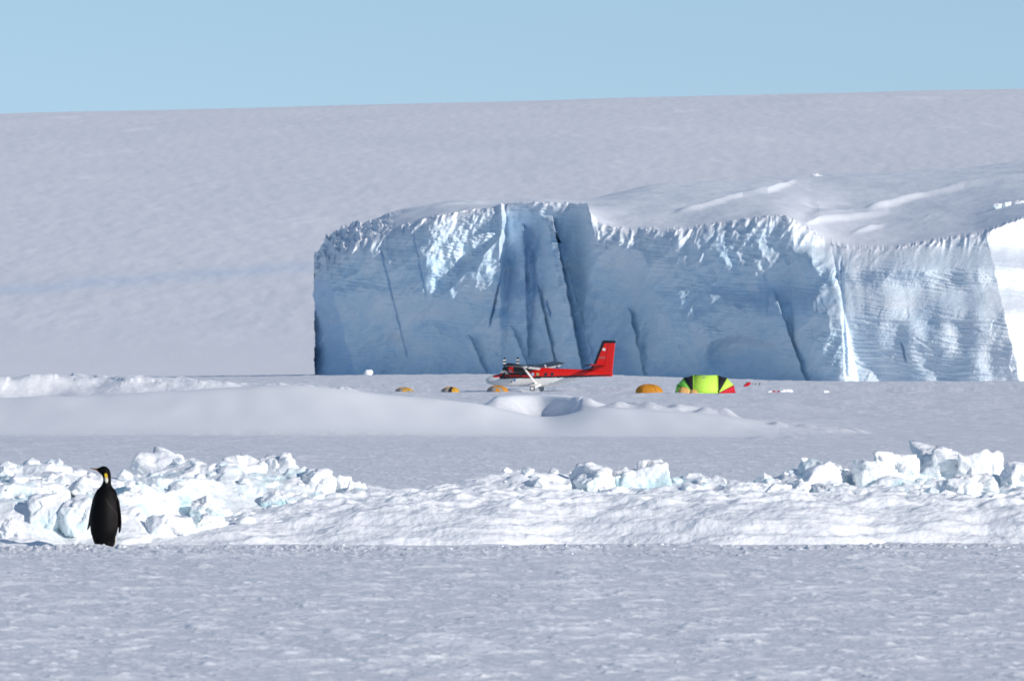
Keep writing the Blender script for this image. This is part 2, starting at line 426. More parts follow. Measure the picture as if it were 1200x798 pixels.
# ------------------------------------------------------------------ ice blocks
_ico = {}
def ico(sub):
    if sub not in _ico:
        bm = bmesh.new(); bmesh.ops.create_icosphere(bm, subdivisions=sub, radius=1)
        bm.verts.ensure_lookup_table()
        _ico[sub] = (np.array([v.co[:] for v in bm.verts]), np.array([[v.index for v in f.verts] for f in bm.faces])); bm.free()
    return _ico[sub]
def block(name, u0, u1, y0, y1, D, seed, ice=.3, label='', depth=None, roll=None, sharp=50, rgh=1., group='ice blocks of the pressure ridge', cat='ice block', sub=5, npl=12, flatness=.78):
    rs = np.random.RandomState(seed)
    s = F/D; w = (u1-u0)/s; h = (y1-y0)/s
    cx = ((u0+u1)/2-600)/s; zt = CAMH-(y0-HOR)/s; zb = CAMH-(y1-HOR)/s
    d, tri = ico(sub)
    pn = rs.normal(size=(npl, 3)); pn /= np.linalg.norm(pn, axis=1)[:,None]
    off = rs.uniform(.72, .98, npl)
    ax = np.array([[1,0,0],[-1,0,0],[0,1,0],[0,-1,0],[0,0,1],[0,0,-1]], float)
    ax = ax+rs.normal(size=ax.shape)*.16; ax /= np.linalg.norm(ax, axis=1)[:,None]
    N = np.vstack([pn, ax]); O = np.concatenate([off, np.full(6, flatness)])
    q = np.maximum(d@N.T, 0)/O
    r = (q**sharp).sum(1)**(-1/sharp)
    P = d*r[:,None]
    # bring to size, then roughen in metres
    P = P/np.abs(P).max(0)
    dep = depth or max(w, h)*.8
    P = P*np.array([w/2, dep/2, h/2])
    k = rgh*min(w, h, 1.)
    nx = fbm3(P[:,0]/(.35*k)+seed, P[:,1]/(.35*k), P[:,2]/(.35*k), seed, 4)
    cell = np.zeros(len(P)); 
    f1 = fbm3(P[:,0]/(.12*k)+seed, P[:,1]/(.12*k), P[:,2]/(.10*k), seed+9, 3)
    tb = np.floor((nx+1)*5)/5-1
    dn = d/np.array([w, dep, h]); dn /= np.linalg.norm(dn, axis=1)[:,None]
    K = 30; cp = (rs.rand(K, 3)-.5)*np.array([w, dep, h])*1.05; go = rs.uniform(-1, 1, K); gg = rs.normal(size=(K, 3))*.16
    Pw = P+np.stack([n3(P[:,0]/(.2*k)+3, P[:,1]/(.2*k), P[:,2]/(.2*k), seed+20+i) for i in range(3)], -1)*.03*k
    di = ((Pw[:,None,:]-cp[None])**2).sum(-1); im = di.argmin(1)
    fac = .055*k*go[im]+((P-cp[im])*gg[im]).sum(1)
    P = P+dn*((.030*nx+.022*f1)*k+fac)[:,None]
    a = roll if roll is not None else rs.uniform(-.12, .12)
    ca, sa = math.cos(a), math.sin(a)
    P = np.stack([P[:,0]*ca-P[:,2]*sa, P[:,1], P[:,0]*sa+P[:,2]*ca], -1)
    P[:,2] += (zt-P[:,2].max())-0
    P[:,2] -= zb
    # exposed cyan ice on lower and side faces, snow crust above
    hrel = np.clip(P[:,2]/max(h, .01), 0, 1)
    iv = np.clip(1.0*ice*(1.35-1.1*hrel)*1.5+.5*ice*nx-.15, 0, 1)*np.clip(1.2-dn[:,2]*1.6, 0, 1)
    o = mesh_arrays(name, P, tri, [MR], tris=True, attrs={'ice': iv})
    o.location = (cx, D, zb)
    tag(o, label, cat, group); return o
BL = [ # u0,u1,ytop,ybot,D,seed,ice,kw,label
 (150,256,523,600,119.2,11,.25,{}, 'big white snow-crusted ice block with overhanging left edge, right of the penguin'),
 (222,268,540,592,118.2,12,.3,{}, 'white ice block wedged against the big overhanging block'),
 (258,318,532,606,118.0,13,.45,{}, 'tall rounded white block with pale blue foot, left neighbour of the sharp-cornered block'),
 (304,352,530,600,118.6,14,.5,{'roll':.14}, 'squarish ice block rising to a sharp upper right corner'),
 (345,393,548,600,117.4,15,.2,{'roll':-.2}, 'three-sided snow slab leaning left beside the cornered block'),
 (392,414,556,582,118.0,16,.05,{'sub':4}, 'small snow knob standing alone at the right end of the left jumble'),
 (408,431,563,586,117.6,17,.05,{'sub':4}, 'lowest snow lump trailing off right of the small knob'),
 (186,226,566,612,114.6,18,.9,{}, 'block with a bright turquoise hollow under the overhanging block'),
 (222,262,580,618,114.2,19,.65,{}, 'pale turquoise block in the middle of the left jumble'),
 (168,232,602,646,112.9,20,.3,{}, 'grey shaded lump at the front foot of the ridge, nearest right of the penguin'),
 (228,268,600,640,113.1,21,.55,{}, 'front block with dark notch and blue-grey hollow'),
 (274,306,604,634,113.3,22,.2,{'sub':4}, 'small grey boulder-like lump half buried in the front drift'),
 (302,334,607,634,113.4,23,.2,{'sub':4}, 'second small grey lump right of the boulder-like one in the front drift'),
 (-6,28,578,616,114.0,24,.1,{}, 'grey-white lump at the left edge of the picture with a dark dent'),
 (-10,36,606,650,112.3,25,.25,{}, 'white block at the bottom left corner of the ridge'),
 (34,80,577,648,112.8,26,.55,{}, 'crumbly pale cyan block left of the penguin'),
 (70,120,582,648,112.7,27,.6,{}, 'crumbly white and cyan block directly behind the penguin body'),
 (128,178,566,640,113.6,28,.4,{}, 'white block just right of the penguin shoulder'),
 (80,150,556,592,115.5,29,.1,{}, 'smooth white slab behind the penguin shoulders'),
 (300,350,574,606,116.2,30,.95,{}, 'low turquoise-faced block below the cornered block'),
 (664,728,541,600,117.2,31,.6,{}, 'left half of the tall cyan block in the middle of the ridge'),
 (716,786,538,602,117.4,32,.75,{'roll':.05}, 'right overhanging half of the tall cyan block in the middle of the ridge'),
 (772,806,572,606,116.4,33,.35,{'sub':4}, 'low white block touching the right side of the tall cyan one'),
 (800,836,577,606,116.2,34,.2,{'sub':4}, 'low rounded snow block beside the dark cyan gap'),
 (836,904,562,606,116.9,35,.6,{'roll':.10}, 'pale cyan slab rising to a peak at its right end'),
 (846,890,583,606,115.5,36,.05,{'sub':4,'npl':8}, 'flat-topped grey-white block in front of the pale cyan slab'),
 (892,926,566,608,116.0,37,.15,{'roll':-.25}, 'leaning grey-white slab right of the peaked cyan one'),
 (922,956,563,606,116.6,38,.85,{}, 'ice block with deep blue-grey pockets at the left end of the right jumble'),
 (924,948,586,608,115.4,39,.05,{'sub':4}, 'small white cube-like lump at the foot of the pocketed block'),
 (950,1010,566,608,116.3,40,.5,{}, 'broad pale block with a turquoise foot under the smooth snow dome'),
 (965,973,546,566,118.6,41,.0,{'sub':3}, 'thin upright ice tooth on the smooth snow dome'),
 (975,986,550,568,118.6,42,.0,{'sub':3}, 'short stubby ice tooth on the smooth snow dome'),
 (1000,1036,538,590,118.4,43,.4,{}, 'block casting a blue shadow on its left at the rise of the right jumble'),
 (1024,1078,528,592,118.8,44,.45,{}, 'rugged white block left of the highest block on the right'),
 (1066,1150,516,596,119.2,45,.35,{}, 'highest rounded snow block of the right jumble'),
 (1118,1172,526,590,118.9,46,.4,{}, 'overhanging right shoulder of the highest right block'),
 (1096,1170,554,612,116.4,47,.6,{'roll':.12}, 'tilted slab with grey snow edge and turquoise underside'),
 (1040,1090,578,610,115.4,48,.05,{'roll':.3,'npl':6}, 'smooth white wedge sloping up to the right'),
 (1168,1218,540,606,117.2,49,.4,{}, 'large block cut by the right edge of the picture'),
 (1158,1190,576,608,115.6,50,.35,{'sub':4}, 'small block with cyan corner near the right edge'),
]
for b in BL:
    block('ice_block', *b[:6], ice=b[6], label=b[8], **b[7])
# other loose ice further off
block('ice_chunk', 426, 438, 433, 441.5, 2150, 61, .1, 'little white ice chunk lying at the foot of the cliff, left part', group='loose ice chunks', cat='ice chunk', sub=3)

# scattered rubble nobody could count
def rubble():
    rs = np.random.RandomState(7); vs = []; fs = []; d, tri = ico(1); n0 = 0; ic = []
    def put(x, y, z, r, seed):
        nonlocal n0
        q = d*(1+.45*hf(np.arange(len(d)), seed)[:,None])*np.array([1.1, .9, .65])*r
        a = rs.uniform(0, 6.28); c, s_ = math.cos(a), math.sin(a)
        q = np.stack([q[:,0]*c-q[:,1]*s_, q[:,0]*s_+q[:,1]*c, q[:,2]], -1)+np.array([x, y, z])
        vs.append(q); fs.append(tri+n0); n0 += len(q); ic.append(np.full(len(q), rs.choice([0,0,0,.5])))
    N = 1500
    Yq = rs.uniform(111.9, 119.5, N); uq = rs.uniform(-40, 1240, N)
    keep = ~((uq > 420)&(uq < 590)); Yq = Yq[keep]; uq = uq[keep]
    Xq = (uq-600)/F*Yq; zq = ridge_z(Xq, Yq)[0]
    for k in range(len(Xq)):
        if zq[k] < .3 or (Yq[k] < 115.6 and uq[k] > 300): continue
        put(Xq[k], Yq[k], zq[k], .018+.10*rs.rand()**2.6, k)
    for k in range(160):
        Y = 110.9-abs(rs.normal(0, 1.6)); X = (rs.uniform(-40, 1240)-600)/F*Y
        put(X, Y, gz_fast(X, Y), .008+.022*rs.rand()**2, 5000+k)
    return mesh_arrays('ice_rubble', np.vstack(vs), np.vstack(fs), [MR], tris=True, smooth=False, attrs={'ice': np.concatenate(ic)})
def gz_fast(x, y): return gz(x, y)
tag(rubble(), 'crumbs and fist-sized lumps of broken ice strewn over the ridge', 'rubble', kind='stuff')

# ------------------------------------------------------------------ ice cliff
RIM = [(366,326),(370,318),(378,313),(390,302),(402,292),(420,284),(440,276),(480,262),(520,252),(560,246),(578,243),(590,239),(640,237),(688,239),(693,250),(700,262),
       (712,266),(740,271),(756,269),(800,270),(850,262),(900,254),(922,254),(938,262),(952,272),(966,284),(985,290),(1001,293),(1045,293),(1090,285),(1154,275),(1158,272),(1200,256),(1260,246),(1330,250),(1400,262)]
TOP = [(366,312),(369,298),(373,286),(380,274),(395,267),(430,258),(480,243),(540,235),(562,235),(578,239),(590,236),(640,234),(680,236),(700,231),(760,218),(840,211),(900,208),(950,206),(1000,205),(1100,199),(1200,190),(1400,180)]
US = np.concatenate([np.linspace(366, 1215, 1350), np.linspace(1217, 1400, 60)])
NS = 380
S = np.linspace(0, 1, NS)**.92
rim = pl(RIM, US)
rim = rim+1.6*n2(US/7., US*0, 201)+3.0*(np.abs(fbm2(US/19., US*0, 203, 3))-.3)*ss(1230,1150,US)+.8*n2(US/2.6, US*0+4, 202)
base = pl(BASE, US)+3
V = base[None,:]+(rim-base)[None,:]*S[:,None]
_edge = np.interp(V[:,0], [270,283,296,304,312,322,345,360,375,400,420,445], [4,3,1,-1,0,2,1,3,2,3.2,2,3])+1.1*fbm2(V[:,0]/9, V[:,0]*0, 199, 3)
U = np.broadcast_to(US[None,:], V.shape).copy()
U = U+_edge[:,None]*(1-ss(366, 392, U))
def wall_depth(U, V, S):
    tt = np.clip((V-270)/(445-270), 0, 1)      # 0 top .. 1 foot
    def brk(a, b): return a+(b-a)*tt
    bps = [366+0*tt, brk(370,418)+2.5*n2(V/14, V*0, 210), brk(508,500), brk(583,575), brk(700,690), brk(776,772), brk(925,930), brk(985,990)+1*n2(V/12, V*0, 211), brk(1155,1195)+2*n2(V/16, V*0, 212), 1262+0*tt, 1400+0*tt]
    sl = [.55, .27, .26, .25, .33, .275, .34, .138, -.13, .3]
    Yd = np.zeros_like(V)
    for k in range(len(sl)):
        a = bps[k]; b = bps[k+1]
        s_k = sl[k]
        if k == 2: s_k = .18+.10*ss(.40, .62, tt+.0*U)
        if k == 5: s_k = .205+.085*ss(.35, .6, tt)
        if k == 6: s_k = .10+.26*ss(.10, .28, tt)
        Yd = Yd-s_k*(np.clip(U, a, b)-np.clip(650., a, b))
    # anchor so that the foot of the right hand face is at a fixed range
    Yd = Yd+2120
    wob = 2.2*fbm2(U/75, V/70, 213, 2)
    Yd = Yd+wob+(1.8*np.abs(fbm2(U/34+V/70, V/44, 217, 3))+.55*fbm2(U/26-V/60, V/50, 214, 3))*(1-.85*ss(960, 1000, U))+1.3*fbm2(U/60, V/60, 218, 2)*ss(980, 1010, U)+.42*n2((U-V*.25)/11+n2(U/40,V/60,216), V/70, 215)*ss(250,300,V)*(1-.6*ss(970,1000,U))
    # alcove left of centre
    rec = ss(585, 594, U+1.5*n2(V/12, V*0, 221))*(1-ss(672, 700, U))
    Yd = Yd+rec*(11*(1-ss(240, 430, V))+3)
    Yd = Yd+4*ss(706, 760, U)*(1-ss(760, 800, U))*(1-ss(330, 440, V))*ss(262, 285, V)
    # free standing fins in the alcove: (tip u, tip v, foot u, foot v, half width tip, half width foot, reach)
    finshade = np.zeros_like(V)
    for (ut, vt, ub, vb, ht, hb, pr) in ((612,262,604,445,3,28,5), (642,253,668,447,9,30,13), (628,332,640,445,2,26,3.5), (655,285,690,430,3,13,2.5), (598,382,610,446,3,26,3), (905,340,925,446,3,34,5), (735,360,742,446,3,26,4), (548,392,556,446,3,30,3.5)):
        t = np.clip((V-vt)/(vb-vt), 0, 1); on = ss(vt-2, vt+5, V)
        uc = ut+(ub-ut)*t; hw = ht+(hb-ht)*t
        x = (U-uc+1.5*n2(V/11, V*0+ut, 219))/hw
        prof = np.where(x < 0, np.clip(1+x, 0, 1)**.8, 1-ss(.55, .575, x))
        Yd = Yd-on*prof*pr*(1-.35*t)*(1-.8*np.exp(-np.clip(V-vt, 0, None)/9))
        if pr > 10: finshade = np.maximum(finshade, on*np.exp(-((U-uc-hw*.62-1.5)/2.2)**2))
    # buttress between the two big faces
    t = np.clip((V-290)/155, 0, 1); x = (U-(950+18*t))/(24+14*t)
    Yd = Yd-7*np.clip(1-np.abs(x), 0, 1)**.6*ss(286, 300, V)
    mc = ss(639, 640.5, U)*(U < 660)*ss(0, 2, V-(254+(U-640)*1.7))*(1-ss(282, 286, V))
    Yd = Yd+mc*.42*np.clip(U-640, 0, 20)
    # scooped bay and lit corner right of the cleft
    q = ((U-728)/44)**2+((V-372)/88)**2
    Yd = Yd+11*np.clip(1-q, 0, 1)**1.2
    # rippled patch of the left face that still catches the sun
    tri = ss(500, 512, U)*(1-ss(-3, 5, V-(356-(U-508)*1.05)))*(1-ss(584, 590, U))
    Yd = Yd+tri*(.10*(U-500)+.30*n2(U/9, V/1.9, 223)+.25*n2(U/4, V/3.3, 224))
    # thin crevasse cracks
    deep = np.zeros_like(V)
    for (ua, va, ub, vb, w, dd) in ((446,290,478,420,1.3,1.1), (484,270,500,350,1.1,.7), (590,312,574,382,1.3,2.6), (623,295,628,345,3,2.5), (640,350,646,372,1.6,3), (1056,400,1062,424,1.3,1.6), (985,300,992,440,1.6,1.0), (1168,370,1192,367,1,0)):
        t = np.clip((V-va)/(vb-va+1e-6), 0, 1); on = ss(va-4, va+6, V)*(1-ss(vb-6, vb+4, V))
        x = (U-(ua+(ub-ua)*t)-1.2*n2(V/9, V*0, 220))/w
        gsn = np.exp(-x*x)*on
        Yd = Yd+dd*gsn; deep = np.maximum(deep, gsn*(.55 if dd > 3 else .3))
    deep = np.maximum(deep, .25*finshade); deep = np.maximum(deep, .42*(1-ss(-1.5, 1.5, U-bps[1])))  # blue tint here paints shade along the fin edge and left end facet
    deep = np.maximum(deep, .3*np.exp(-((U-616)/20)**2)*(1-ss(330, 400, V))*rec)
    # hollows low on the wall
    for (uc, vc, w, h, dd) in ((455,420,35,30,3),(870,425,45,34,5),(770,405,22,36,4),(720,430,30,26,4),(640,425,22,16,2)):
        q = ((U-uc)/w)**2+((V-vc)/h)**2+.25*n2(U/30, V/30, 230)
        Yd = Yd+dd*(1-ss(.35, 1.1, q))
    # scallops and fractured texture
    dn_, e_ = plates(U/26+.4*n2(U/20, V/20, 240), V/20+.4*n2(U/20, V/20, 241), 242, 1.1)
    Yd = Yd+.22*(dn_-.5)*(.35+.65*ss(300, 420, V))+5.0*(1-tt)**2.2+2.5*(1-tt)
    dip = V-.10*U+4*n2(U/60, V/60, 243)
    strata = fbm2(U/60, dip/3.0, 244, 4, .6)
    amp = .28+.55*ss(.0, .5, n2(U/60, V/50, 245)+.1)+.25*ss(960, 1010, U)
    Yd = Yd+strata*amp*.22
    ledg = np.floor((strata+2)*3)/3-2
    Yd = Yd+.05*ledg
    # fluted, rounded lip
    H = V-pl(RIM, U)
    uw = U+5*n2(U/17, H/30, 253)
    fl = (np.abs(n2(uw/13.0+.04*H, H/40, 250))*2-.6)*(.4+1.1*ss(-.3,.5,n2(U/28, H/60, 254)))+.35*n2(uw/4.2+.03*H, H/20, 251)+.5*n2(uw/6+.05*H, H/9, 255)
    k = np.exp(-np.clip(H, 0, None)/(15+6*n2(U/30, U*0, 252)))
    lipamt = np.interp(U, [366,590,600,690,700,925,935,990,1150,1160,1260], [1,1,.25,.25,.9,1,1,.5,.45,.2,.2])
    Yd = Yd+lipamt*k*(2.0*fl+7.0*k)
    Yd = Yd+ (1-S)*0
    rp = n2(U/14+n2(U/30,V/30,262), (V+.04*U)/2.1, 263); Yd = Yd+.16*rp*ss(975, 1010, U)*(.4+.6*ss(-.2,.4,n2(U/50,V/40,264)))*(1-ss(1150,1190,U-(V-270)*.2))
    Yd = Yd+.07*n2(U/2.2, V/1.7, 260)+.03*n2(U/1.1, V/1.0, 261)
    return Yd, deep
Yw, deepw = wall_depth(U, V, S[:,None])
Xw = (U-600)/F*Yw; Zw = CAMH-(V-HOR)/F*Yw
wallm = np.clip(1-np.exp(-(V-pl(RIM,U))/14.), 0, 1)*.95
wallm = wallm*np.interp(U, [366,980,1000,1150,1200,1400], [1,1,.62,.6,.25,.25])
gkk = np.exp(-.5*(np.arange(-60, 61)/22.)**2); gkk /= gkk.sum()
# plateau: from the rim back over the crest
NW = 210
W = np.linspace(0, 1.35, NW)[1:]
top = np.minimum(pl(TOP, US), rim-1.5)
Lr = np.interp(US, [366,560,700,950,1400], [70,150,330,620,640])
wc = np.clip(W, 0, 1)[:,None]
rimA = np.convolve(np.pad(rim, 60, 'edge'), gkk, 'valid')
gk3 = np.exp(-.5*(np.arange(-150, 151)/55.)**2); gk3 /= gk3.sum(); rimB = np.convolve(np.pad(rim, 150, 'edge'), gk3, 'valid')
kA = ss(0, .05, W)[:,None]; kB = ss(.03, .30, W)[:,None]
rims = rim[None,:]*(1-kA)+(rimA[None,:]*(1-kB)+rimB[None,:]*kB)*kA
tps = np.convolve(np.pad(top, 60, 'edge'), gkk, 'valid')
Vp = rims+(tps[None,:]-rims)*(1-(1-wc)**1.45)
Yr = Yw[-1]
gk = np.exp(-.5*(np.arange(-60, 61)/22.)**2); gk /= gk.sum(); Yrs = np.convolve(np.pad(Yr, 60, 'edge'), gk, 'valid'); YrB = np.convolve(np.pad(Yr, 150, 'edge'), gk3, 'valid')
kk_ = ss(0, .04, W)[:,None]
Yp = Yr[None,:]*(1-kk_)+(Yrs[None,:]*(1-kB)+YrB[None,:]*kB)*kk_+Lr[None,:]*W[:,None]**1.15
Up = np.broadcast_to(U[-1][None,:], Vp.shape)
Xp = (Up-600)/F*Yp; Zp = CAMH-(Vp-HOR)/F*Yp
Zp = Zp-(np.clip(W-1, 0, 1)[:,None]**1.2)*Lr[None,:]*.55
env = ss(0, .06, W)[:,None]
Zp = Zp+env*1.6*np.maximum(fbm2(Up/9, Vp/5, 303, 3), -.2)*(1-ss(420, 470, Up))
Zp = Zp+env*(.28*fbm2(Xp/14, Yp/40, 300, 4)+.55*fbm2(Xp/45, Yp/160, 301, 3))
def line_ridge(pts, amp, width, asym=0):
    global Zp
    p = np.array(pts, float); yy = np.interp(Up, p[:,0], p[:,1])
    inr = ss(p[0,0]-4, p[0,0]+14, Up)*(1-ss(p[-1,0]-10, p[-1,0]+3, Up))
    dv = (Vp-yy)/width; inr = inr*ss(p[0,0]-4, p[0,0]+30, Up)*(1-ss(p[-1,0]-30, p[-1,0]+3, Up))
    Zp = Zp+inr*amp*(np.exp(-dv*dv)+asym*(1-ss(-1, 1, dv))*(1-ss(2, 9, -dv)))*ss(0, .08, W)[:,None]
line_ridge([(786,252),(820,244),(870,229),(900,225),(918,218),(936,210)], 1.3, 2.6)
line_ridge([(1010,249),(1030,244),(1080,230),(1130,219),(1200,208),(1300,196)], 1.6, 2.2)
line_ridge([(935,268),(960,259),(1000,256),(1046,250)], .4, 2.0, 2.6)
line_ridge([(935,236),(960,243),(1000,248)], -.9, 1.6)
line_ridge([(1078,258),(1090,252),(1104,250)], 1.0, 1.6)
line_ridge([(993,276),(1010,270),(1040,262)], 1.2, 2.2)
line_ridge([(430,262),(470,250),(550,238)], .6, 1.6)
P1 = np.stack([Xw,Yw,Zw],-1).reshape(-1,3); P2 = np.stack([Xp,Yp,Zp],-1).reshape(-1,3)
ncol = len(US)
q = grid_quads(NS+NW-1, ncol)
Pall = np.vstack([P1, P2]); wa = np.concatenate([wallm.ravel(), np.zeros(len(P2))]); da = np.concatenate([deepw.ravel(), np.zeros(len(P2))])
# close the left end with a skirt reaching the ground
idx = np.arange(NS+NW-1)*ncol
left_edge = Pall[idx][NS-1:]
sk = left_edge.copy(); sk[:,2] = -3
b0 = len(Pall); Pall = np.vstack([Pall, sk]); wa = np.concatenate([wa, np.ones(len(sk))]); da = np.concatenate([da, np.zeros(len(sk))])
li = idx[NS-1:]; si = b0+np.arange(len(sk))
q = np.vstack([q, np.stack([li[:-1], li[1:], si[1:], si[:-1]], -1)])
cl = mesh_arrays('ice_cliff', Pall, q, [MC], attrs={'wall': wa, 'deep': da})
tag(cl, 'tall blue-shadowed glacier front with fluted snow lip and gently domed top', 'ice cliff', kind='structure')
block('ice_chunk', 951, 966, 203.5, 210, 2640, 62, .2, 'pale ice lump on the crest of the glacier above the cliff', group='loose ice chunks', cat='ice chunk', sub=4)
for i, (a, b, c, d_) in enumerate(((1163,1174,238,247),(1174,1186,236,247.5),(1186,1204,234.5,248))):
    block('ice_chunk', a, b, c, d_, 2150+0*i, 70+i, .7, ['leftmost little serac of the blue row near the right edge, above the cliff','middle serac of the blue row near the right edge, above the cliff','largest serac of the blue row, cut by the right edge, above the cliff'][i], group='loose ice chunks', cat='ice chunk', sub=4)

# ------------------------------------------------------------------ rising ice sheet behind
ts = np.concatenate([np.linspace(-1.2, -.075, 40)[:-1], np.linspace(-.075, .075, 700), np.linspace(.075, 1.2, 40)[1:]])
ys = np.concatenate([2330+np.cumsum(6*1.0055**np.arange(470))]); ys = np.concatenate([[2300], ys]); 
ys = ys[ys < 19000]; print('sheet depth', ys[-1], len(ys))
Yh, Th = np.meshgrid(ys, ts, indexing='ij')
uh = 600+Th*F
Y0 = 2700
a = .045
sl = a*(1-ss(7600, 11500, Yh))+.004
dY = np.diff(ys, prepend=ys[0])[:,None]
z = np.cumsum(np.where(Yh > 2700, sl, 0)*dY, 0)
tgt = (HOR-(133-29*np.clip(uh, -2000, 3200)/1200.))/F
e = ((z-CAMH)/Yh).max(0)
z = z*(tgt[0]/e)[None,:]
v_now = HOR-(z-CAMH)/Yh*F
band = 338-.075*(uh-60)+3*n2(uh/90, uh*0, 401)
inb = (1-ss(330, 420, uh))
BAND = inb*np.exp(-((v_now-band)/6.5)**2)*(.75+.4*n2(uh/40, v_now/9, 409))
z = z+ss(2750, 3200, Yh)*(.35*fbm2(Th*Yh/90, Yh/320, 402, 4)+1.6*fbm2(Th*Yh/420, Yh/1500, 403, 3))*np.clip(Yh/6000, .35, 1)
z = z+ss(2750, 3200, Yh)*(.22*fbm2(Th*Yh/11, Yh/60, 404, 3))
z = z-.8*(1-ss(2700,2800,Yh))-2*(1-ss(2400,2700,Yh))
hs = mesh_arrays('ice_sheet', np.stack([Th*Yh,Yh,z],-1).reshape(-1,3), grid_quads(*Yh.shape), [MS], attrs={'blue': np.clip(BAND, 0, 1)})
tag(hs, 'long smooth snow slope of the ice sheet rising to the skyline', 'hill', kind='structure')

# ------------------------------------------------------------------ small paints
RED = paint('aircraft_red', (.72,.012,.006), .32); WHT = paint('aircraft_white', (.80,.80,.78), .35); BLK = paint('aircraft_black', (.008,.008,.012), .4)
GRY = paint('grey_metal', (.38,.40,.42), .45); DGR = paint('wing_underside', (.16,.17,.19), .5); GLS = paint('dark_window', (.02,.03,.04), .08); BLUE_REFL = paint('painted_blue_reflection', (.35,.55,.72), .12); RUB = paint('rubber', (.02,.02,.02), .8)
BLU = paint('blue_badge', (.03,.20,.55), .4); AMBER_REFL = paint('painted_amber_reflection', (.45,.38,.15), .15)  # bright glass colours paint reflections into the windscreen and two port windows
LGR = paint('letter_grey', (.42,.30,.30), .5)

# ------------------------------------------------------------------ ski aeroplane
def aeroplane():
    PX, PY = (600-40+0)/1.0, 960.
    a = R(16)
    # local axes: x forward (nose), y port side, z up; origin under the main gear
    gx = (628-600)/F*PY-0.0
    root = empty('ski_plane', (0, 0, 0))
    tag(root, 'red, white and black twin-propeller high-wing ski plane parked on the ice', 'aeroplane')
    def X(p): return 6.1-p
    prof = [ # p, zb, zt, hw, exponent
     (0.0,1.30,1.42,.06,2),(.08,1.14,1.56,.22,2.1),(.3,1.0,1.72,.38,2.2),(.7,.86,1.87,.54,2.4),(1.2,.76,2.0,.66,2.6),(1.75,.70,2.12,.74,2.8),
     (2.05,.68,2.30,.77,3),(2.35,.67,2.55,.79,3),(2.7,.66,2.78,.80,3.2),(3.1,.66,2.88,.80,3.6),(3.8,.66,2.92,.80,4),(5,.66,2.92,.80,4),(6.2,.66,2.90,.80,4),(7.4,.67,2.84,.80,4),(8.5,.74,2.76,.78,3.8),
     (9.5,.98,2.72,.70,3.5),(10.5,1.32,2.68,.60,3.2),(11.5,1.62,2.64,.48,3),(12.6,1.78,2.60,.36,2.8),(14,1.84,2.5,.22,2.5),(15.3,1.88,2.3,.10,2.2)]
    P = np.array(prof); pp = np.concatenate([np.linspace(0,2,22), np.linspace(2.1,15.3,110)])
    rings = []; N = 72
    for p in pp:
        zb, zt, hw, ex = [np.interp(p, P[:,0], P[:,k]) for k in (1,2,3,4)]
        zc = (zb+zt)/2; hz = (zt-zb)/2; ring = []
        for k in range(N):
            t = 2*math.pi*k/N; c, s = math.cos(t), math.sin(t)
            r = (abs(c)**ex+abs(s)**ex)**(-1/ex)
            ring.append((X(p), hw*r*c, zc+hz*r*s))
        rings.append(ring)
    def mf(c):
        p = 6.1-c.x; z = c.z
        line = 1.62+.022*max(p-2, 0)
        if p < 1.9:
            if z > 1.80+.05*p: return 2 if (z < 2.0 or abs(c.y) > .35) else 1
            if z > 1.66+.03*p: return 1 if p > 1.0 else 0
            return 0
        if abs(z-line) < .11: return 2
        if z < line: return 0
        if p < 5.3 and 1.95 < z < 2.62 and p > 2.1+(z-1.95)*.8: return 2
        if p < 3.2 and z < 1.85+.1*(3.2-p) and z > line+.12: return 2
        return 1
    MB().loft(rings, mf=mf).build('fuselage', [WHT, RED, BLK], root, smooth=True)
    for s in (1, -1):
        # cockpit glazing
        m = MB(); m.add([(X(2.02),s*.30,2.32),(X(2.05),s*.70,2.28),(X(2.62),s*.73,2.70),(X(2.58),s*.30,2.76),
                         (X(1.97),s*.30,2.35),(X(2.0),s*.73,2.31),(X(2.60),s*.76,2.73),(X(2.55),s*.30,2.80)],
                        [(0,1,2,3),(4,5,6,7),(0,1,5,4),(1,2,6,5),(2,3,7,6),(3,0,4,7)])
        m.build('windscreen', GLS if s < 0 else BLUE_REFL, root)
        m = MB(); m.prism([(X(2.55),2.05),(X(3.3),2.02),(X(3.3),2.55),(X(2.75),2.55)], 'y', s*.79, s*.83); m.build('side_window', GLS, root)
        for k, p in enumerate((4.5, 5.2, 5.95, 6.55, 7.55, 8.3)):
            m = MB(); poly = [(X(p)+.17*abs(math.cos(t))**.6*(1 if math.cos(t)>0 else -1), 2.08+.19*abs(math.sin(t))**.6*(1 if math.sin(t)>0 else -1)) for t in [j*math.pi/10 for j in range(20)]]
            yb = .80 if p < 8 else .775
            m.prism(poly, 'y', s*(yb-.02), s*(yb+.025))
            m.build('window', {2: BLUE_REFL, 3: AMBER_REFL}.get(k, GLS) if s > 0 else GLS, root)
        m = MB(); poly = [(X(3.75)+.13*math.cos(t), 1.36+.12*math.sin(t)) for t in [j*math.pi/8 for j in range(16)]]
        m.prism(poly, 'y', s*.78, s*.825); m.build('badge', BLU, root)
        m = MB(); m.prism([(X(3.42),1.14),(X(3.3),1.14),(X(3.3),1.26),(X(3.42),1.26)], 'y', s*.78, s*.822); m.build('hatch', BLK, root)
    # wing with dihedral
    def af(chord, th):
        up = [(0,0),(.02,.35),(.08,.62),(.2,.92),(.35,1.0),(.6,.75),(.85,.32),(1,.03)]
        lo = [(1,-.03),(.8,-.12),(.4,-.35),(.12,-.38),(.03,-.25)]
        return [(c*chord, z*th) for c, z in up+lo]
    sec = []
    for yl in (-9.9,-9.7,-5,-1,0,1,5,9.7,9.9):
        th = .26 if abs(yl) < 9.8 else .10; dz = abs(yl)*math.tan(R(2.6))-yl*.012
        sec.append([(X(5.02+c), yl, 2.80+dz+zz) for c, zz in af(1.98, th)])
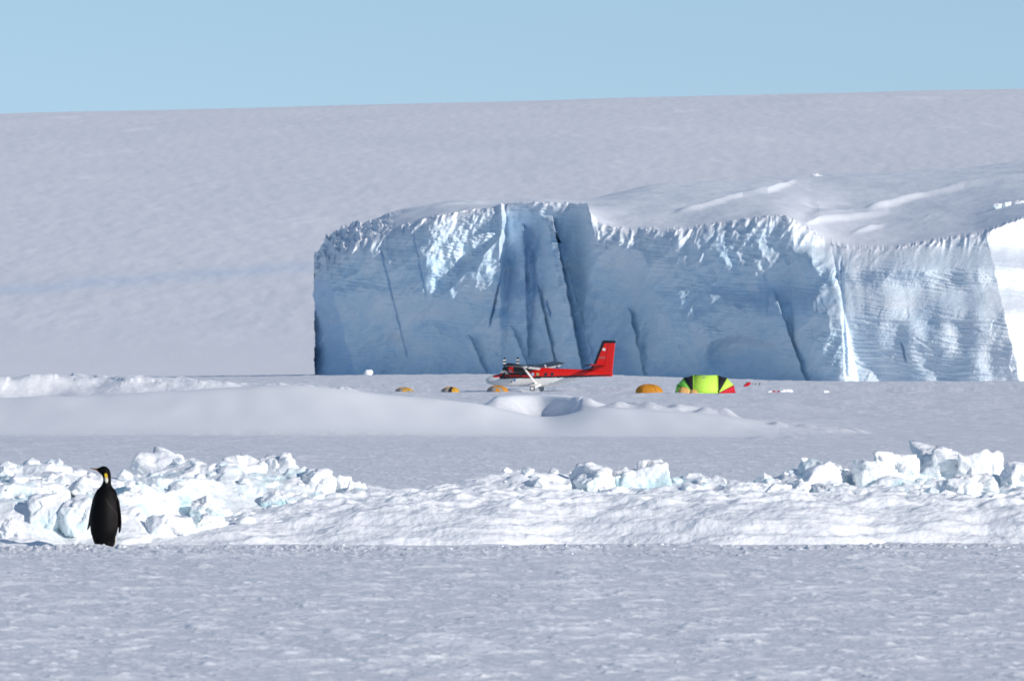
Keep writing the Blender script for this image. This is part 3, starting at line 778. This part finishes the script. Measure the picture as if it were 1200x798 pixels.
    def wf(c):
        p = 6.1-c.x
        return 0 if (abs(c.y) < 4.6 and p > 5.3 and c.z < 2.80+abs(c.y)*.0455-c.y*.012+.02) else 2
    MB().loft(sec, mf=wf).build('wing', [DGR, RED, BLK], root, smooth=True)
    for s in (1, -1):
        for yy in (1.5, 2.6, 3.9, 5.2, 7.2):
            z0 = 2.80+yy*.045-s*yy*.012
            m = MB(); m.prism([(X(6.2),z0-.02),(X(7.1),z0-.02),(X(7.0),z0-.26),(X(6.85),z0-.28)], 'y', s*yy-.07, s*yy+.07); m.build('flap_bracket', WHT, root)
        # lift strut
        m = MB(); m.tube([(X(6.35), s*.82, 1.0), (X(5.95), s*4.7, 2.96-s*.05)], .16, 12, flat=.45); m.build('wing_strut', WHT, root, smooth=True)
        # engine nacelle
        zc = 2.74-s*.02; rs_ = []
        for p, r in ((3.35,.22),(3.45,.30),(3.7,.40),(4.3,.46),(5.0,.46),(5.8,.38),(6.6,.16)):
            rs_.append([(X(p), s*2.85+r*math.cos(t), zc+r*(.95 if math.sin(t)>0 else 1.1)*math.sin(t)) for t in [k*math.pi/12 for k in range(24)]])
        MB().loft(rs_, mf=lambda c: 1 if 3.75 < 6.1-c.x < 4.35 and c.z < zc+.18 else 2).build('engine_nacelle', [GRY, RED, BLK], root, smooth=True)
        m = MB(); m.tube([(X(3.9), s*(2.85+.4), zc-.2), (X(4.15), s*(2.85+.62), zc-.28)], .09, 10); m.build('exhaust_stub', GRY, root, smooth=True)
        pr = MB(); pr.loft([[(X(p), s*2.85+r*math.cos(t), zc+r*math.sin(t)) for t in [k*math.pi/8 for k in range(16)]] for p, r in ((2.82,.02),(2.9,.12),(3.1,.2),(3.36,.23))])
        hub = pr.build('propeller', BLK, root, smooth=True)
        for j in range(3):
            t0 = math.pi/2+j*2*math.pi/3+.03*s; m = MB(); rr_ = [.15,.35,.55,.72,.9,1.08,1.3]
            for q_ in range(len(rr_)-1):
                r0, r1 = rr_[q_]+.0, rr_[q_+1]; w0 = [.08,.14,.17,.17,.17,.16][q_]; w1 = [.14,.17,.17,.17,.16,.10][q_]
                def pt(r, w, dx): return (X(3.1)+dx, s*2.85+r*math.cos(t0)-w*math.sin(t0), zc+r*math.sin(t0)+w*math.cos(t0))
                vs = [pt(r0,.03,w0),pt(r0,-.03,w0),pt(r0,-.03,-w0),pt(r0,.03,-w0),pt(r1,.03,w1),pt(r1,-.03,w1),pt(r1,-.03,-w1),pt(r1,.03,-w1)]
                m.add(vs, [(0,1,2,3),(4,5,6,7),(0,1,5,4),(1,2,6,5),(2,3,7,6),(3,0,4,7)], 0 if q_ in (2,4) else 1)
            m.build('propeller_blade', [WHT, BLK], hub)
        # main gear with ski
        m = MB(); m.loft([[(X(6.25)+.62*k*cx, s*yl, z_+.16*k*cz) for cx, cz in ((1,-1),(1,1),(-1,1),(-1,-1))] for yl, z_, k in ((.5,.86,1.1),(.95,.80,1.0),(1.5,.62,.6),(1.86,.42,.38))])
        m.build('gear_fairing', WHT, root, bevel=.03)
        m = MB(); m.wheel((X(6.25), s*1.95, .42), .30, .22); wh = m.build('wheel', RUB, root, smooth=True)
        m = MB(); m.wheel((X(6.25), s*1.95, .42), .22, .28, 16); m.prism([(X(6.25)+.21*math.cos(t), .42+.21*math.sin(t)) for t in [k*math.pi/6 for k in range(12)]], 'y', s*1.95-.13, s*1.95+.13); m.build('rim', WHT, wh, smooth=True)
        m = MB(); pts = [(-1.05,.07),(-.9,.02),(.9,.02),(1.15,.10),(1.35,.28),(1.32,.33),(1.1,.18),(.5,.12),(-.9,.12)]
        m.prism([(X(6.15)+q_[0], q_[1]) for q_ in pts], 'y', s*1.95-.22+(.0), s*1.95+.22); m.build('ski', WHT, root, bevel=.02)
    # nose gear
    MB().tube([(X(1.35),0,.8),(X(1.22),0,.34)], .06, 10).build('nose_gear_leg', GRY, root, smooth=True)
    MB().wheel((X(1.2),0,.36), .28, .18).build('nose_wheel', RUB, root, smooth=True)
    MB().prism([(X(1.2)+q_[0], q_[1]) for q_ in ((-.7,.06),(-.6,.02),(.6,.02),(.9,.2),(.86,.25),(.5,.1),(-.6,.1))], 'y', -.2, .2).build('nose_ski', WHT, root, bevel=.02)
    # fin and rudder
    fin = [(X(11.9),2.55),(X(12.75),2.78),(X(13.2),3.35),(X(14.25),5.95),(X(15.75),5.93),(X(15.35),1.90),(X(13.2),2.0)]
    f = MB(); f.prism(fin, 'y', -.10, .10); fo = f.build('fin', RED, root, bevel=.05)
    MB().prism([(X(12.0),2.58),(X(12.75),2.74),(X(13.15),3.30),(X(14.22),5.98),(X(14.62),5.98),(X(13.42),3.2),(X(12.95),2.62)], 'y', -.125, .125).build('fin_boot', BLK, fo, bevel=.05)
    MB().prism([(X(14.25),5.70),(X(14.30),6.04),(X(15.78),6.0),(X(15.76),5.70)], 'y', -.128, .128).build('fin_cap', BLK, fo, bevel=.04)
    for s in (1, -1):
        MB().prism([(X(14.93),5.6),(X(14.97),5.6),(X(14.48),3.2),(X(14.44),3.2)], 'y', s*.099, s*.104).build('rudder_hinge_line', BLK, fo)
        MB().prism([(X(14.42)+.2*math.cos(t), 4.98+.17*math.sin(t)) for t in [k*math.pi/8 for k in range(16)]], 'y', s*.10, s*.112).build('tail_emblem', WHT, fo)
        tc = bpy.data.curves.new('registration', 'FONT'); tc.body = 'C-GKBC'; tc.size = .30; tc.extrude = .004; tc.align_x = 'CENTER'
        tc.materials.append(LGR)
        to = bpy.data.objects.new('registration', tc); COL.objects.link(to); to.parent = fo
        to.location = (X(14.05), s*.112, 3.92); to.rotation_euler = (R(90), 0, R(180) if s > 0 else 0)
        me_ = bpy.data.meshes.new_from_object(to.evaluated_get(bpy.context.evaluated_depsgraph_get())); tm = bpy.data.objects.new('registration', me_); COL.objects.link(tm)
        tm.parent = fo; tm.location = to.location; tm.rotation_euler = to.rotation_euler; bpy.data.objects.remove(to, do_unlink=True)
    MB().prism([(X(14.2),2.2),(X(15.5),2.15),(X(15.35),1.82),(X(13.5),1.80),(X(12.5),1.74)], 'y', -.08, .08).build('tail_cone', RED, root, bevel=.03)
    # tailplane
    sec = []
    for yl in (-3.15,-3.05,-.05,.05,3.05,3.15):
        th = .13 if abs(yl) < 3.1 else .05
        sec.append([(X(13.15+c), yl, 3.12+zz) for c, zz in af(1.45, th)])
    MB().loft(sec, mf=lambda c: 2 if (6.1-c.x < 13.6 or c.z < 3.12) else 1).build('tailplane', [GRY, RED, BLK], root, smooth=True)
    for s in (1,-1):
        MB().prism([(X(12.95),3.05),(X(13.5),3.05),(X(13.5),3.2),(X(12.95),3.2)], 'y', s*3.1, s*3.2).build('tailplane_tip', BLK, root)
    # antennas
    MB().prism([(X(7.25),2.8),(X(7.45),2.8),(X(7.3),3.2),(X(7.15),3.2)], 'y', -.03, .03).build('antenna', WHT, root)
    MB().tube([(X(9.6),0,2.7),(X(9.6),0,2.98)], .025, 6).build('antenna', GRY, root)
    # pose: nose to the left, slightly away from the viewer
    root.rotation_euler = (0, 0, math.pi-a)   # forward (1,0)->(-cos a, sin a)
    ox = (560+(65+67.9*6.1)/7.06-600)/F*PY
    root.location = (ox, PY, gz(ox, PY)-.02)
aeroplane()

# ------------------------------------------------------------------ tents
ORG = fabric('tent_orange', (.62,.25,.013)); YEL = fabric('tent_yellow', (.64,.33,.02)); TGR = fabric('tent_grey', (.30,.30,.29)); TAN = fabric('tent_tan', (.72,.42,.13))
LIM = fabric('tent_lime', (.62,.98,.10)); LIM_SHADE = fabric('tent_lime_shaded', (.28,.85,.10)); TBK = fabric('tent_black', (.006,.006,.010)); TRD = fabric('tent_red', (.62,.005,.02))  # the darker lime paints shade onto the left end of the tunnel tent
def dome_tent(u, D, w, h, colf, mats, label, ybase=None, rz=0, stripe=False, skew=0, polem=None):
    x = (u-600)/F*D; z = gz(x, D)
    root = empty('dome_tent', (x, D, z), rz); tag(root, label, 'tent', 'small dome tents of the camp')
    m = MB(); N = 32; rings = []
    for i in range(13):
        th = i/12*math.pi/2
        ring = []
        for k in range(N):
            ph = 2*math.pi*k/N
            rib = 1-.06*abs(math.sin(3*ph))*math.cos(th)**.5 if th > 0 else 1
            r = w/2*math.cos(th)*rib if i < 12 else .01
            ring.append((r*math.cos(ph)+skew*math.sin(th), r*.85*math.sin(ph), h*math.sin(th)**.9-(.12 if i == 0 else 0)))
        rings.append(ring)
    m.loft(rings, mf=colf).build('flysheet', mats, root, smooth=True)
    for k in range(3):
        ph = math.pi*k/3; pts = []
        for i in range(17):
            th = math.pi*i/16
            cth = math.cos(th); pts.append((w/2*1.01*cth*math.cos(ph)+skew*math.sin(th), w/2*.86*cth*math.sin(ph), h*math.sin(th)**.9+.015))
        MB().tube(pts, .014, 6).build('tent_pole', polem or mats[0], root, smooth=True)
    # door flap facing the viewer
    pts = []
    for i in range(7):
        t = -math.pi/2+.25*(1-i/6)**.5*1.0; pts.append(i)
    m = MB(); vs = []
    for i in range(6):
        th = .05+.75*i/5; hw = .24*(1-i/5)**.6+.01
        for sgn in (-1, 1):
            ph = -math.pi/2+sgn*hw
            r = w/2*math.cos(th)*1.012*(1-.06*abs(math.sin(3*ph))*math.cos(th)**.5)
            vs.append((r*math.cos(ph)+skew*math.sin(th), r*.85*math.sin(ph)-.012, h*math.sin(th)**.9+.004))
    m.add(vs, [(2*i, 2*i+1, 2*i+3, 2*i+2) for i in range(5)])
    m.build('door_flap', TBK if stripe else mats[0], root)
    return root
def c_grey(c): return 0 if (c.z > .38 or c.x > .55) else 1
dome_tent(474.5, 940, 2.2, .62, lambda c: 0 if (c.z > .50-.25*(c.x > .1) ) else 1, [YEL, TGR, TBK], 'small yellow-topped grey tent, leftmost of the camp', skew=-.15)
dome_tent(527.5, 938, 2.1, .62, lambda c: 2 if abs(c.x+.05-c.z*.35) < .17 and c.y < 0 else (0 if (c.z > .5 or c.x > .1) else 1), [YEL, TGR, TBK], 'small yellow and grey tent with a black diagonal stripe', stripe=True)
dome_tent(583.5, 936, 2.5, .80, lambda c: 0 if (c.z > .66-.35*max(c.x,0) or c.x > .62) else 1, [ORG, TGR, TBK], 'grey tent with orange rim standing under the nose of the aeroplane', skew=-.1)
dome_tent(761, 905, 3.0, .92, lambda c: 0, [ORG, TGR, TBK], 'plain orange tent standing alone between the aeroplane and the big lime tent', skew=-.1)
dome_tent(801.5, 893, 1.5, .82, lambda c: 0, [TAN, TGR, TBK], 'tan tent in front of the left end of the big lime tent')
dome_tent(813, 890, .9, .50, lambda c: 0, [TAN, TGR, TBK], 'tiny tan tent hump against the lime middle panel of the big tent')
def big_tent():
    D = 900.; x = (826.5-600)/F*D; z = gz(x, D)
    root = empty('tunnel_tent', (x, D, z)); tag(root, 'big lime, black and red tunnel tent with fanned ends', 'tent')
    Rr = 2.0; L = 1.35; n = 20
    arc = [(math.cos(math.pi*i/n), math.sin(math.pi*i/n)) for i in range(n+1)]
    def ringat(x0, ang, sgn, off=0):
        r = Rr+off
        return [(x0+sgn*r*s*math.sin(ang), r*c*1.0, r*s*math.cos(ang)) for c, s in arc]
    def panel(ra, rb, name, mat, sag=.05):
        # two arches joined through a slightly sagging middle line
        mid = [((a_[0]+b_[0])/2, (a_[1]+b_[1])/2*(1-sag*.5), (a_[2]+b_[2])/2*(1-sag)) for a_, b_ in zip(ra, rb)]
        m = MB(); rs_ = [ra, mid, rb]; k = len(ra)
        m.add([p for r in rs_ for p in r], [(i*k+j, i*k+j+1, (i+1)*k+j+1, (i+1)*k+j) for i in range(2) for j in range(k-1)])
        o = m.build(name, mat, root, smooth=True)
        s_ = o.modifiers.new('s', 'SOLIDIFY'); s_.thickness = .02
        return o
    panel(ringat(-L,0,1), ringat(L,0,1), 'middle_panel', LIM, .01)
    for sgn, x0 in ((1, L), (-1, -L)):
        A = [0, R(31), R(63), R(89)]
        cols = [TBK, LIM, TRD] if sgn > 0 else [TBK, LIM_SHADE, LIM_SHADE]
        for i in range(3): panel(ringat(x0, A[i], sgn), ringat(x0, A[i+1], sgn), 'end_panel', cols[i], .03)
        for i in range(3):
            MB().tube(ringat(x0, A[i], sgn, .02), .025, 6).build('tent_pole', TBK if i else LIM, root, smooth=True)
    # vent flap and a snow-covered hem
    MB().add([(-.35,-1.02,1.76),(.02,-.98,1.80),(-.05,-1.10,1.66),(-.4,-1.14,1.58)], [(0,1,2,3)]).build('vent_flap', TGR, root)
    MB().tube([(-L,-Rr-.02,.05),(L,-Rr-.02,.05)], .05, 8).build('hem', LIM, root, smooth=True)
big_tent()
# little camp gear right of the big tent
def bundle(u, D, w, h, label, rz=0, tilt=0):
    x = (u-600)/F*D; z = gz(x, D)
    o = empty('gear_bag', (x, D, z), rz); tag(o, label, 'bag', 'red gear bags by the camp')
    rings = []
    for i in range(11):
        t = i/10*2-1; k = (1-abs(t)**3)**.5*.5+.02
        rings.append([(w*t/2, h*k*math.cos(a_)*.9, h*.5+t*tilt+h*k*math.sin(a_)) for a_ in [j*math.pi/8 for j in range(16)]])
    MB().loft(rings).build('bag_body', TRD, o, smooth=True)
    MB().tube([(-w*.2,0,h*.95-tilt*.4),(0,0,h*1.25),(w*.2,0,h*.95+tilt*.4)], .03, 6).build('bag_handle', TBK, o)
bundle(875.5, 1000, .95, .42, 'tilted red gear bag lying right of the big lime tent', tilt=.22)
bundle(906.5, 915, .7, .16, 'flat red bag half sunk in snow, longer one of the pair at the snow pile')
bundle(913, 917, .45, .15, 'shorter flat red bag, right one of the half-sunk pair at the snow pile')
stk = []
def stake(u, D, h, label):
    x = (u-600)/F*D; z = gz(x, D)
    o = empty('marker_stake', (x, D, z)); tag(o, label, 'stake', 'marker stakes behind the camp')
    MB().tube([(0,0,-.1),(.03,0,h)], .035, 8).build('pole', BLK, o)
    MB().prism([(.03,h*.55),(.22,h*.62),(.20,h*.95),(.03,h)], 'y', -.01, .01).build('flag', TGR, o)
stake(881.5, 1080, .42, 'short dark marker stake, furthest left behind the camp')
stake(885, 1060, .30, 'shortest dark marker stake, middle of the three behind the camp')
stake(889.5, 1020, .42, 'dark marker stake, nearest and furthest right behind the camp')
for i, (u, D, r, lb) in enumerate(((917,905,4.5,'white snow lump at the left of the snow pile right of the camp'),(924,930,6,'biggest white snow lump of the pile right of the camp'),(902,915,3.5,'small white snow lump above the flat red bag'),(968,905,3.5,'lone snow lump lying right of the camp'))):
    yb = HOR+(CAMH-gz((u-600)/F*D, D))*F/D
    block('snow_lump', u-r, u+r*.9, yb-r*.75, yb+1, D, 80+i, 0, lb, group='snow lumps near the camp', cat='snow lump', sub=4)

# ------------------------------------------------------------------ emperor penguin
def penguin():
    D = 110.55; x0 = (122-600)/F*D
    z0 = gz(x0, D)
    rings = [ # x, y, z, rx, ry (m), tilt of ring plane toward -x
     (0,.0,-.01,.10,.09,0),(0,.0,.02,.128,.12,0),(-.004,.0,.09,.147,.14,0),(-.002,.005,.17,.175,.17,0),(0,.01,.25,.190,.185,0),(.002,.012,.375,.198,.19,0),
     (.008,.012,.475,.188,.18,0),(.014,.01,.577,.168,.16,0),(.022,.005,.66,.160,.142,0),(.026,0,.715,.147,.12,0),(.027,-.002,.76,.122,.100,0),(.029,-.003,.795,.084,.08,0),
     (.034,-.003,.83,.063,.066,0),(.040,-.003,.87,.055,.058,0),(.042,-.004,.91,.054,.056,8),(.038,-.004,.95,.058,.057,22),(.026,-.004,.985,.066,.062,40),
     (.006,-.004,1.010,.066,.060,60),(-.020,-.004,1.022,.060,.056,75),(-.048,-.004,1.022,.048,.045,84),(-.074,-.004,1.026,.030,.030,88),(-.092,-.004,1.029,.019,.019,90),
     (-.118,-.004,1.035,.0115,.011,92),(-.15,-.004,1.043,.0085,.008,94),(-.178,-.004,1.049,.006,.006,94),(-.196,-.004,1.051,.003,.003,94)]
    A = np.array(rings, float); k = np.arange(len(A)); kk = np.linspace(0, len(A)-1, 110)
    from numpy import interp
    B = np.stack([interp(kk, k, A[:,i]) for i in range(6)], -1)
    for _ in range(2): B[1:-1] = (B[:-2]+2*B[1:-1]+B[2:])/4
    m = MB(); rs_ = []
    for (x, y, z, rx, ry, tl) in B:
        t = math.radians(tl); e1 = Vector((math.cos(t), 0, math.sin(t))); e2 = Vector((0, 1, 0))
        rs_.append([Vector((x, y, z))+e1*rx*math.cos(a_)+e2*ry*math.sin(a_) for a_ in [j*2*math.pi/40 for j in range(40)]])
    m.loft(rs_)
    def blade(pts):   # flipper: (x,y,z, half width along y', half thickness)
        rr_ = []
        for (x, y, z, hw, th, dirx) in pts:
            rr_.append([Vector((x, y, z))+Vector((dirx, math.sqrt(1-dirx*dirx), 0))*hw*math.cos(a_)+Vector((math.sqrt(1-dirx*dirx), -dirx, 0))*th*math.sin(a_) for a_ in [j*2*math.pi/20 for j in range(20)]])
        m.loft(rr_)
    blade([(.125,-.005,.70,.03,.022,-.2),(.155,-.01,.66,.055,.028,-.25),(.180,-.02,.60,.062,.026,-.3),(.197,-.025,.50,.062,.020,-.35),(.210,-.03,.40,.058,.016,-.4),(.217,-.03,.30,.050,.013,-.4),(.214,-.03,.22,.036,.011,-.4),(.205,-.03,.178,.016,.008,-.4)])
    blade([(-.11,.02,.70,.03,.02,.2),(-.135,.04,.62,.05,.022,.25),(-.162,.06,.50,.055,.018,.3),(-.182,.07,.40,.05,.015,.35),(-.198,.07,.31,.04,.012,.3),(-.216,.065,.245,.026,.010,.3),(-.228,.06,.215,.010,.007,.3)])
    def blob(c, r, n=14):
        rr_ = []
        for i in range(n+1):
            th = math.pi*i/n; rr_.append([(c[0]+max(r[0]*math.sin(th),.0005)*math.cos(a_), c[1]+max(r[1]*math.sin(th),.0005)*math.sin(a_), c[2]-r[2]*math.cos(th)) for a_ in [j*2*math.pi/20 for j in range(20)]])
        m.loft(rr_)
    blob((.105,.075,.085), (.062,.10,.11)); blob((-.06,.08,.09), (.065,.08,.1))
    blob((-.055,-.07,.03), (.07,.06,.055)); blob((.045,-.07,.03), (.065,.06,.05))     # tail and heels toward the viewer
    for fx in (-.055, .085):
        for j in (-1,0,1): blob((fx+j*.028, .15+.02*(j==0), .012), (.016,.06,.018), 8)
        blob((fx, .09, .02), (.04,.07,.03), 8)
    tmp = m.build('tmp', BLK)
    rm = tmp.modifiers.new('r', 'REMESH'); rm.mode = 'VOXEL'; rm.voxel_size = .0048; rm.use_smooth_shade = True
    sm = tmp.modifiers.new('s', 'SMOOTH'); sm.factor = .5; sm.iterations = 5
    dg = bpy.context.evaluated_depsgraph_get(); me = bpy.data.meshes.new_from_object(tmp.evaluated_get(dg))
    bpy.data.objects.remove(tmp, do_unlink=True)
    me.name = 'emperor_penguin'; n = len(me.vertices); co = np.empty(n*3, np.float32); me.vertices.foreach_get('co', co); co = co.reshape(-1,3)
    x, y, z = co.T.astype(float)
    no = np.empty(n*3, np.float32); me.vertices.foreach_get('normal', no); no = no.reshape(-1,3)
    black = np.array([.0025,.0025,.003]); slate = np.array([.016,.014,.014]); white = np.array([.72,.70,.62]); yel = np.array([.95,.62,.03]); org = np.array([.75,.22,.06])
    C = np.tile(black, (n,1))
    # slaty back with lighter lower right flank
    f = ss(-.02, .16, x+.12*(y+.1))*ss(.72, .55, z)*ss(.1, .3, z); C = C*(1-f[:,None])+(slate*1.15)*f[:,None]
    fr = x*.50+y*.866
    body = ss(.72, .70, z)
    isflip = ((x > .165)&(z > .17)&(z < .7)&(np.hypot(x/.19, y/.185) > .98))|((x < -.165)&(z < .7)&(z > .18)&(np.hypot(x/.19, y/.185) > .98))
    wb = ss(.075, .10, fr)*body*(~isflip)
    wb = np.maximum(wb, ss(.09, .10, x)*ss(.02, .04, y)*ss(.22, .17, z))
    C = C*(1-wb[:,None])+white*wb[:,None]
    # a brown-grey line along the flank
    ln = np.exp(-((x-(.03+.15*ss(.66,.40,z)))/.012)**2)*ss(.68,.6,z)*ss(.2,.3,z)*(y < .05); C = C+ln[:,None]*np.array([.016,.014,.012])
    # feet
    ft = (z < .035)&(y > .06); C[ft] = [.012,.012,.012]
    # neck patch on both sides of the neck
    zc = .915; xc = .034-.10*(z-.90)
    q = np.sqrt(((x-xc)/.022)**2+((z-zc)/.075)**2)*(1+.12*np.sin(z*90))
    pa = ss(1.05, .85, q)*(z > .80); pc = yel*ss(.895,.945,z)[:,None]+np.array([.85,.82,.66])*(1-ss(.895,.945,z))[:,None]
    C = C*(1-pa[:,None])+pc*pa[:,None]
    # orange-pink plate of the lower bill
    bk = (z > .9)&(x < -.085)&(x > -.17)&(no[:,2] < -.15); C[bk] = org
    att = me.attributes.new('plumage', 'FLOAT_COLOR', 'POINT'); att.data.foreach_set('color', np.concatenate([C, np.ones((n,1))], 1).astype(np.float32).ravel())
    me.polygons.foreach_set('use_smooth', np.ones(len(me.polygons), dtype=bool))
    nt = NT('plumage'); at = nt.n('ShaderNodeAttribute'); at.attribute_name = 'plumage'
    nz = nt.noise(nt.map(obj(nt), (60,60,14)), 1, 4, .6)
    mx = nt.n('ShaderNodeMix', data_type='RGBA', blend_type='MULTIPLY'); mx.inputs[0].default_value = 1
    nt.L(at.outputs['Color'], mx.inputs[6]); nt.L(nt.ramp(nz, (.3,(.6,.6,.6)), (.7,(1.1,1.1,1.1))), mx.inputs[7])
    nt.L(mx.outputs[2], nt.b.inputs['Base Color']); nt.b.inputs['Roughness'].default_value = .62; nt.b.inputs['Specular IOR Level'].default_value = .1
    nt.L(nt.bump(nz, .004, .6), nt.b.inputs['Normal'])
    me.materials.clear(); me.materials.append(nt.m)
    o = bpy.data.objects.new('emperor_penguin', me); COL.objects.link(o); o.location = (x0, D, z0)
    tag(o, 'emperor penguin seen from behind, head turned left, in front of the snow ridge', 'penguin')
    # eye
    e = MB(); rr_ = []
    for i in range(9):
        th = math.pi*i/8; rr_.append([(.0045*max(math.sin(th),.02)*math.cos(a_)-.028, -.0585-.0045*math.cos(th)*.7, 1.030+.0045*max(math.sin(th),.02)*math.sin(a_)) for a_ in [j*math.pi/6 for j in range(12)]])
    e.loft(rr_).build('eye', GLS, o, smooth=True)
penguin()

# ------------------------------------------------------------------ light, sky, camera
AZ = 48; EL = 21.5
L = bpy.data.lights.new('sun', 'SUN'); L.energy = 4.4; L.angle = R(.53); L.color = (1, .935, .87)
lo = bpy.data.objects.new('sun', L); COL.objects.link(lo)
sd = Vector((math.sin(R(AZ))*math.cos(R(EL)), -math.cos(R(AZ))*math.cos(R(EL)), math.sin(R(EL))))
lo.rotation_euler = sd.to_track_quat('Z', 'Y').to_euler(); lo.location = (0,0,50)
w = bpy.data.worlds.new('World'); sc.world = w; w.use_nodes = True; nt = w.node_tree
tc_ = nt.nodes.new('ShaderNodeTexCoord'); mp_ = nt.nodes.new('ShaderNodeVectorMath'); mp_.operation = 'MULTIPLY_ADD'; mp_.inputs[1].default_value = (1,1,.9); mp_.inputs[2].default_value = (0,0,.12)
sky = nt.nodes.new('ShaderNodeTexSky'); sky.sky_type = 'NISHITA'; sky.sun_disc = False
sky.sun_elevation = R(EL); sky.sun_rotation = R(180-AZ); sky.air_density = 1.0; sky.dust_density = .0; sky.ozone_density = 1.8; sky.altitude = 0
nt.links.new(tc_.outputs['Generated'], mp_.inputs[0]); nt.links.new(mp_.outputs[0], sky.inputs[0])
bg = nt.nodes['Background']; nt.links.new(sky.outputs[0], bg.inputs[0]); bg.inputs[1].default_value = .14
cam = bpy.data.cameras.new('camera'); co_ = bpy.data.objects.new('camera', cam); COL.objects.link(co_)
cam.sensor_width = 36; cam.lens = F/1200*36; cam.clip_start = .5; cam.clip_end = 60000
co_.location = (0, 0, CAMH); co_.rotation_euler = (R(90)+math.atan((HOR-399)/F), 0, 0)
cam.dof.use_dof = True; cam.dof.focus_distance = 190; cam.dof.aperture_fstop = 10
sc.camera = co_
vs_ = sc.view_settings; vs_.view_transform = 'Standard'; vs_.look = 'None'; vs_.exposure = -.2; vs_.gamma = 1; vs_.use_curve_mapping = False
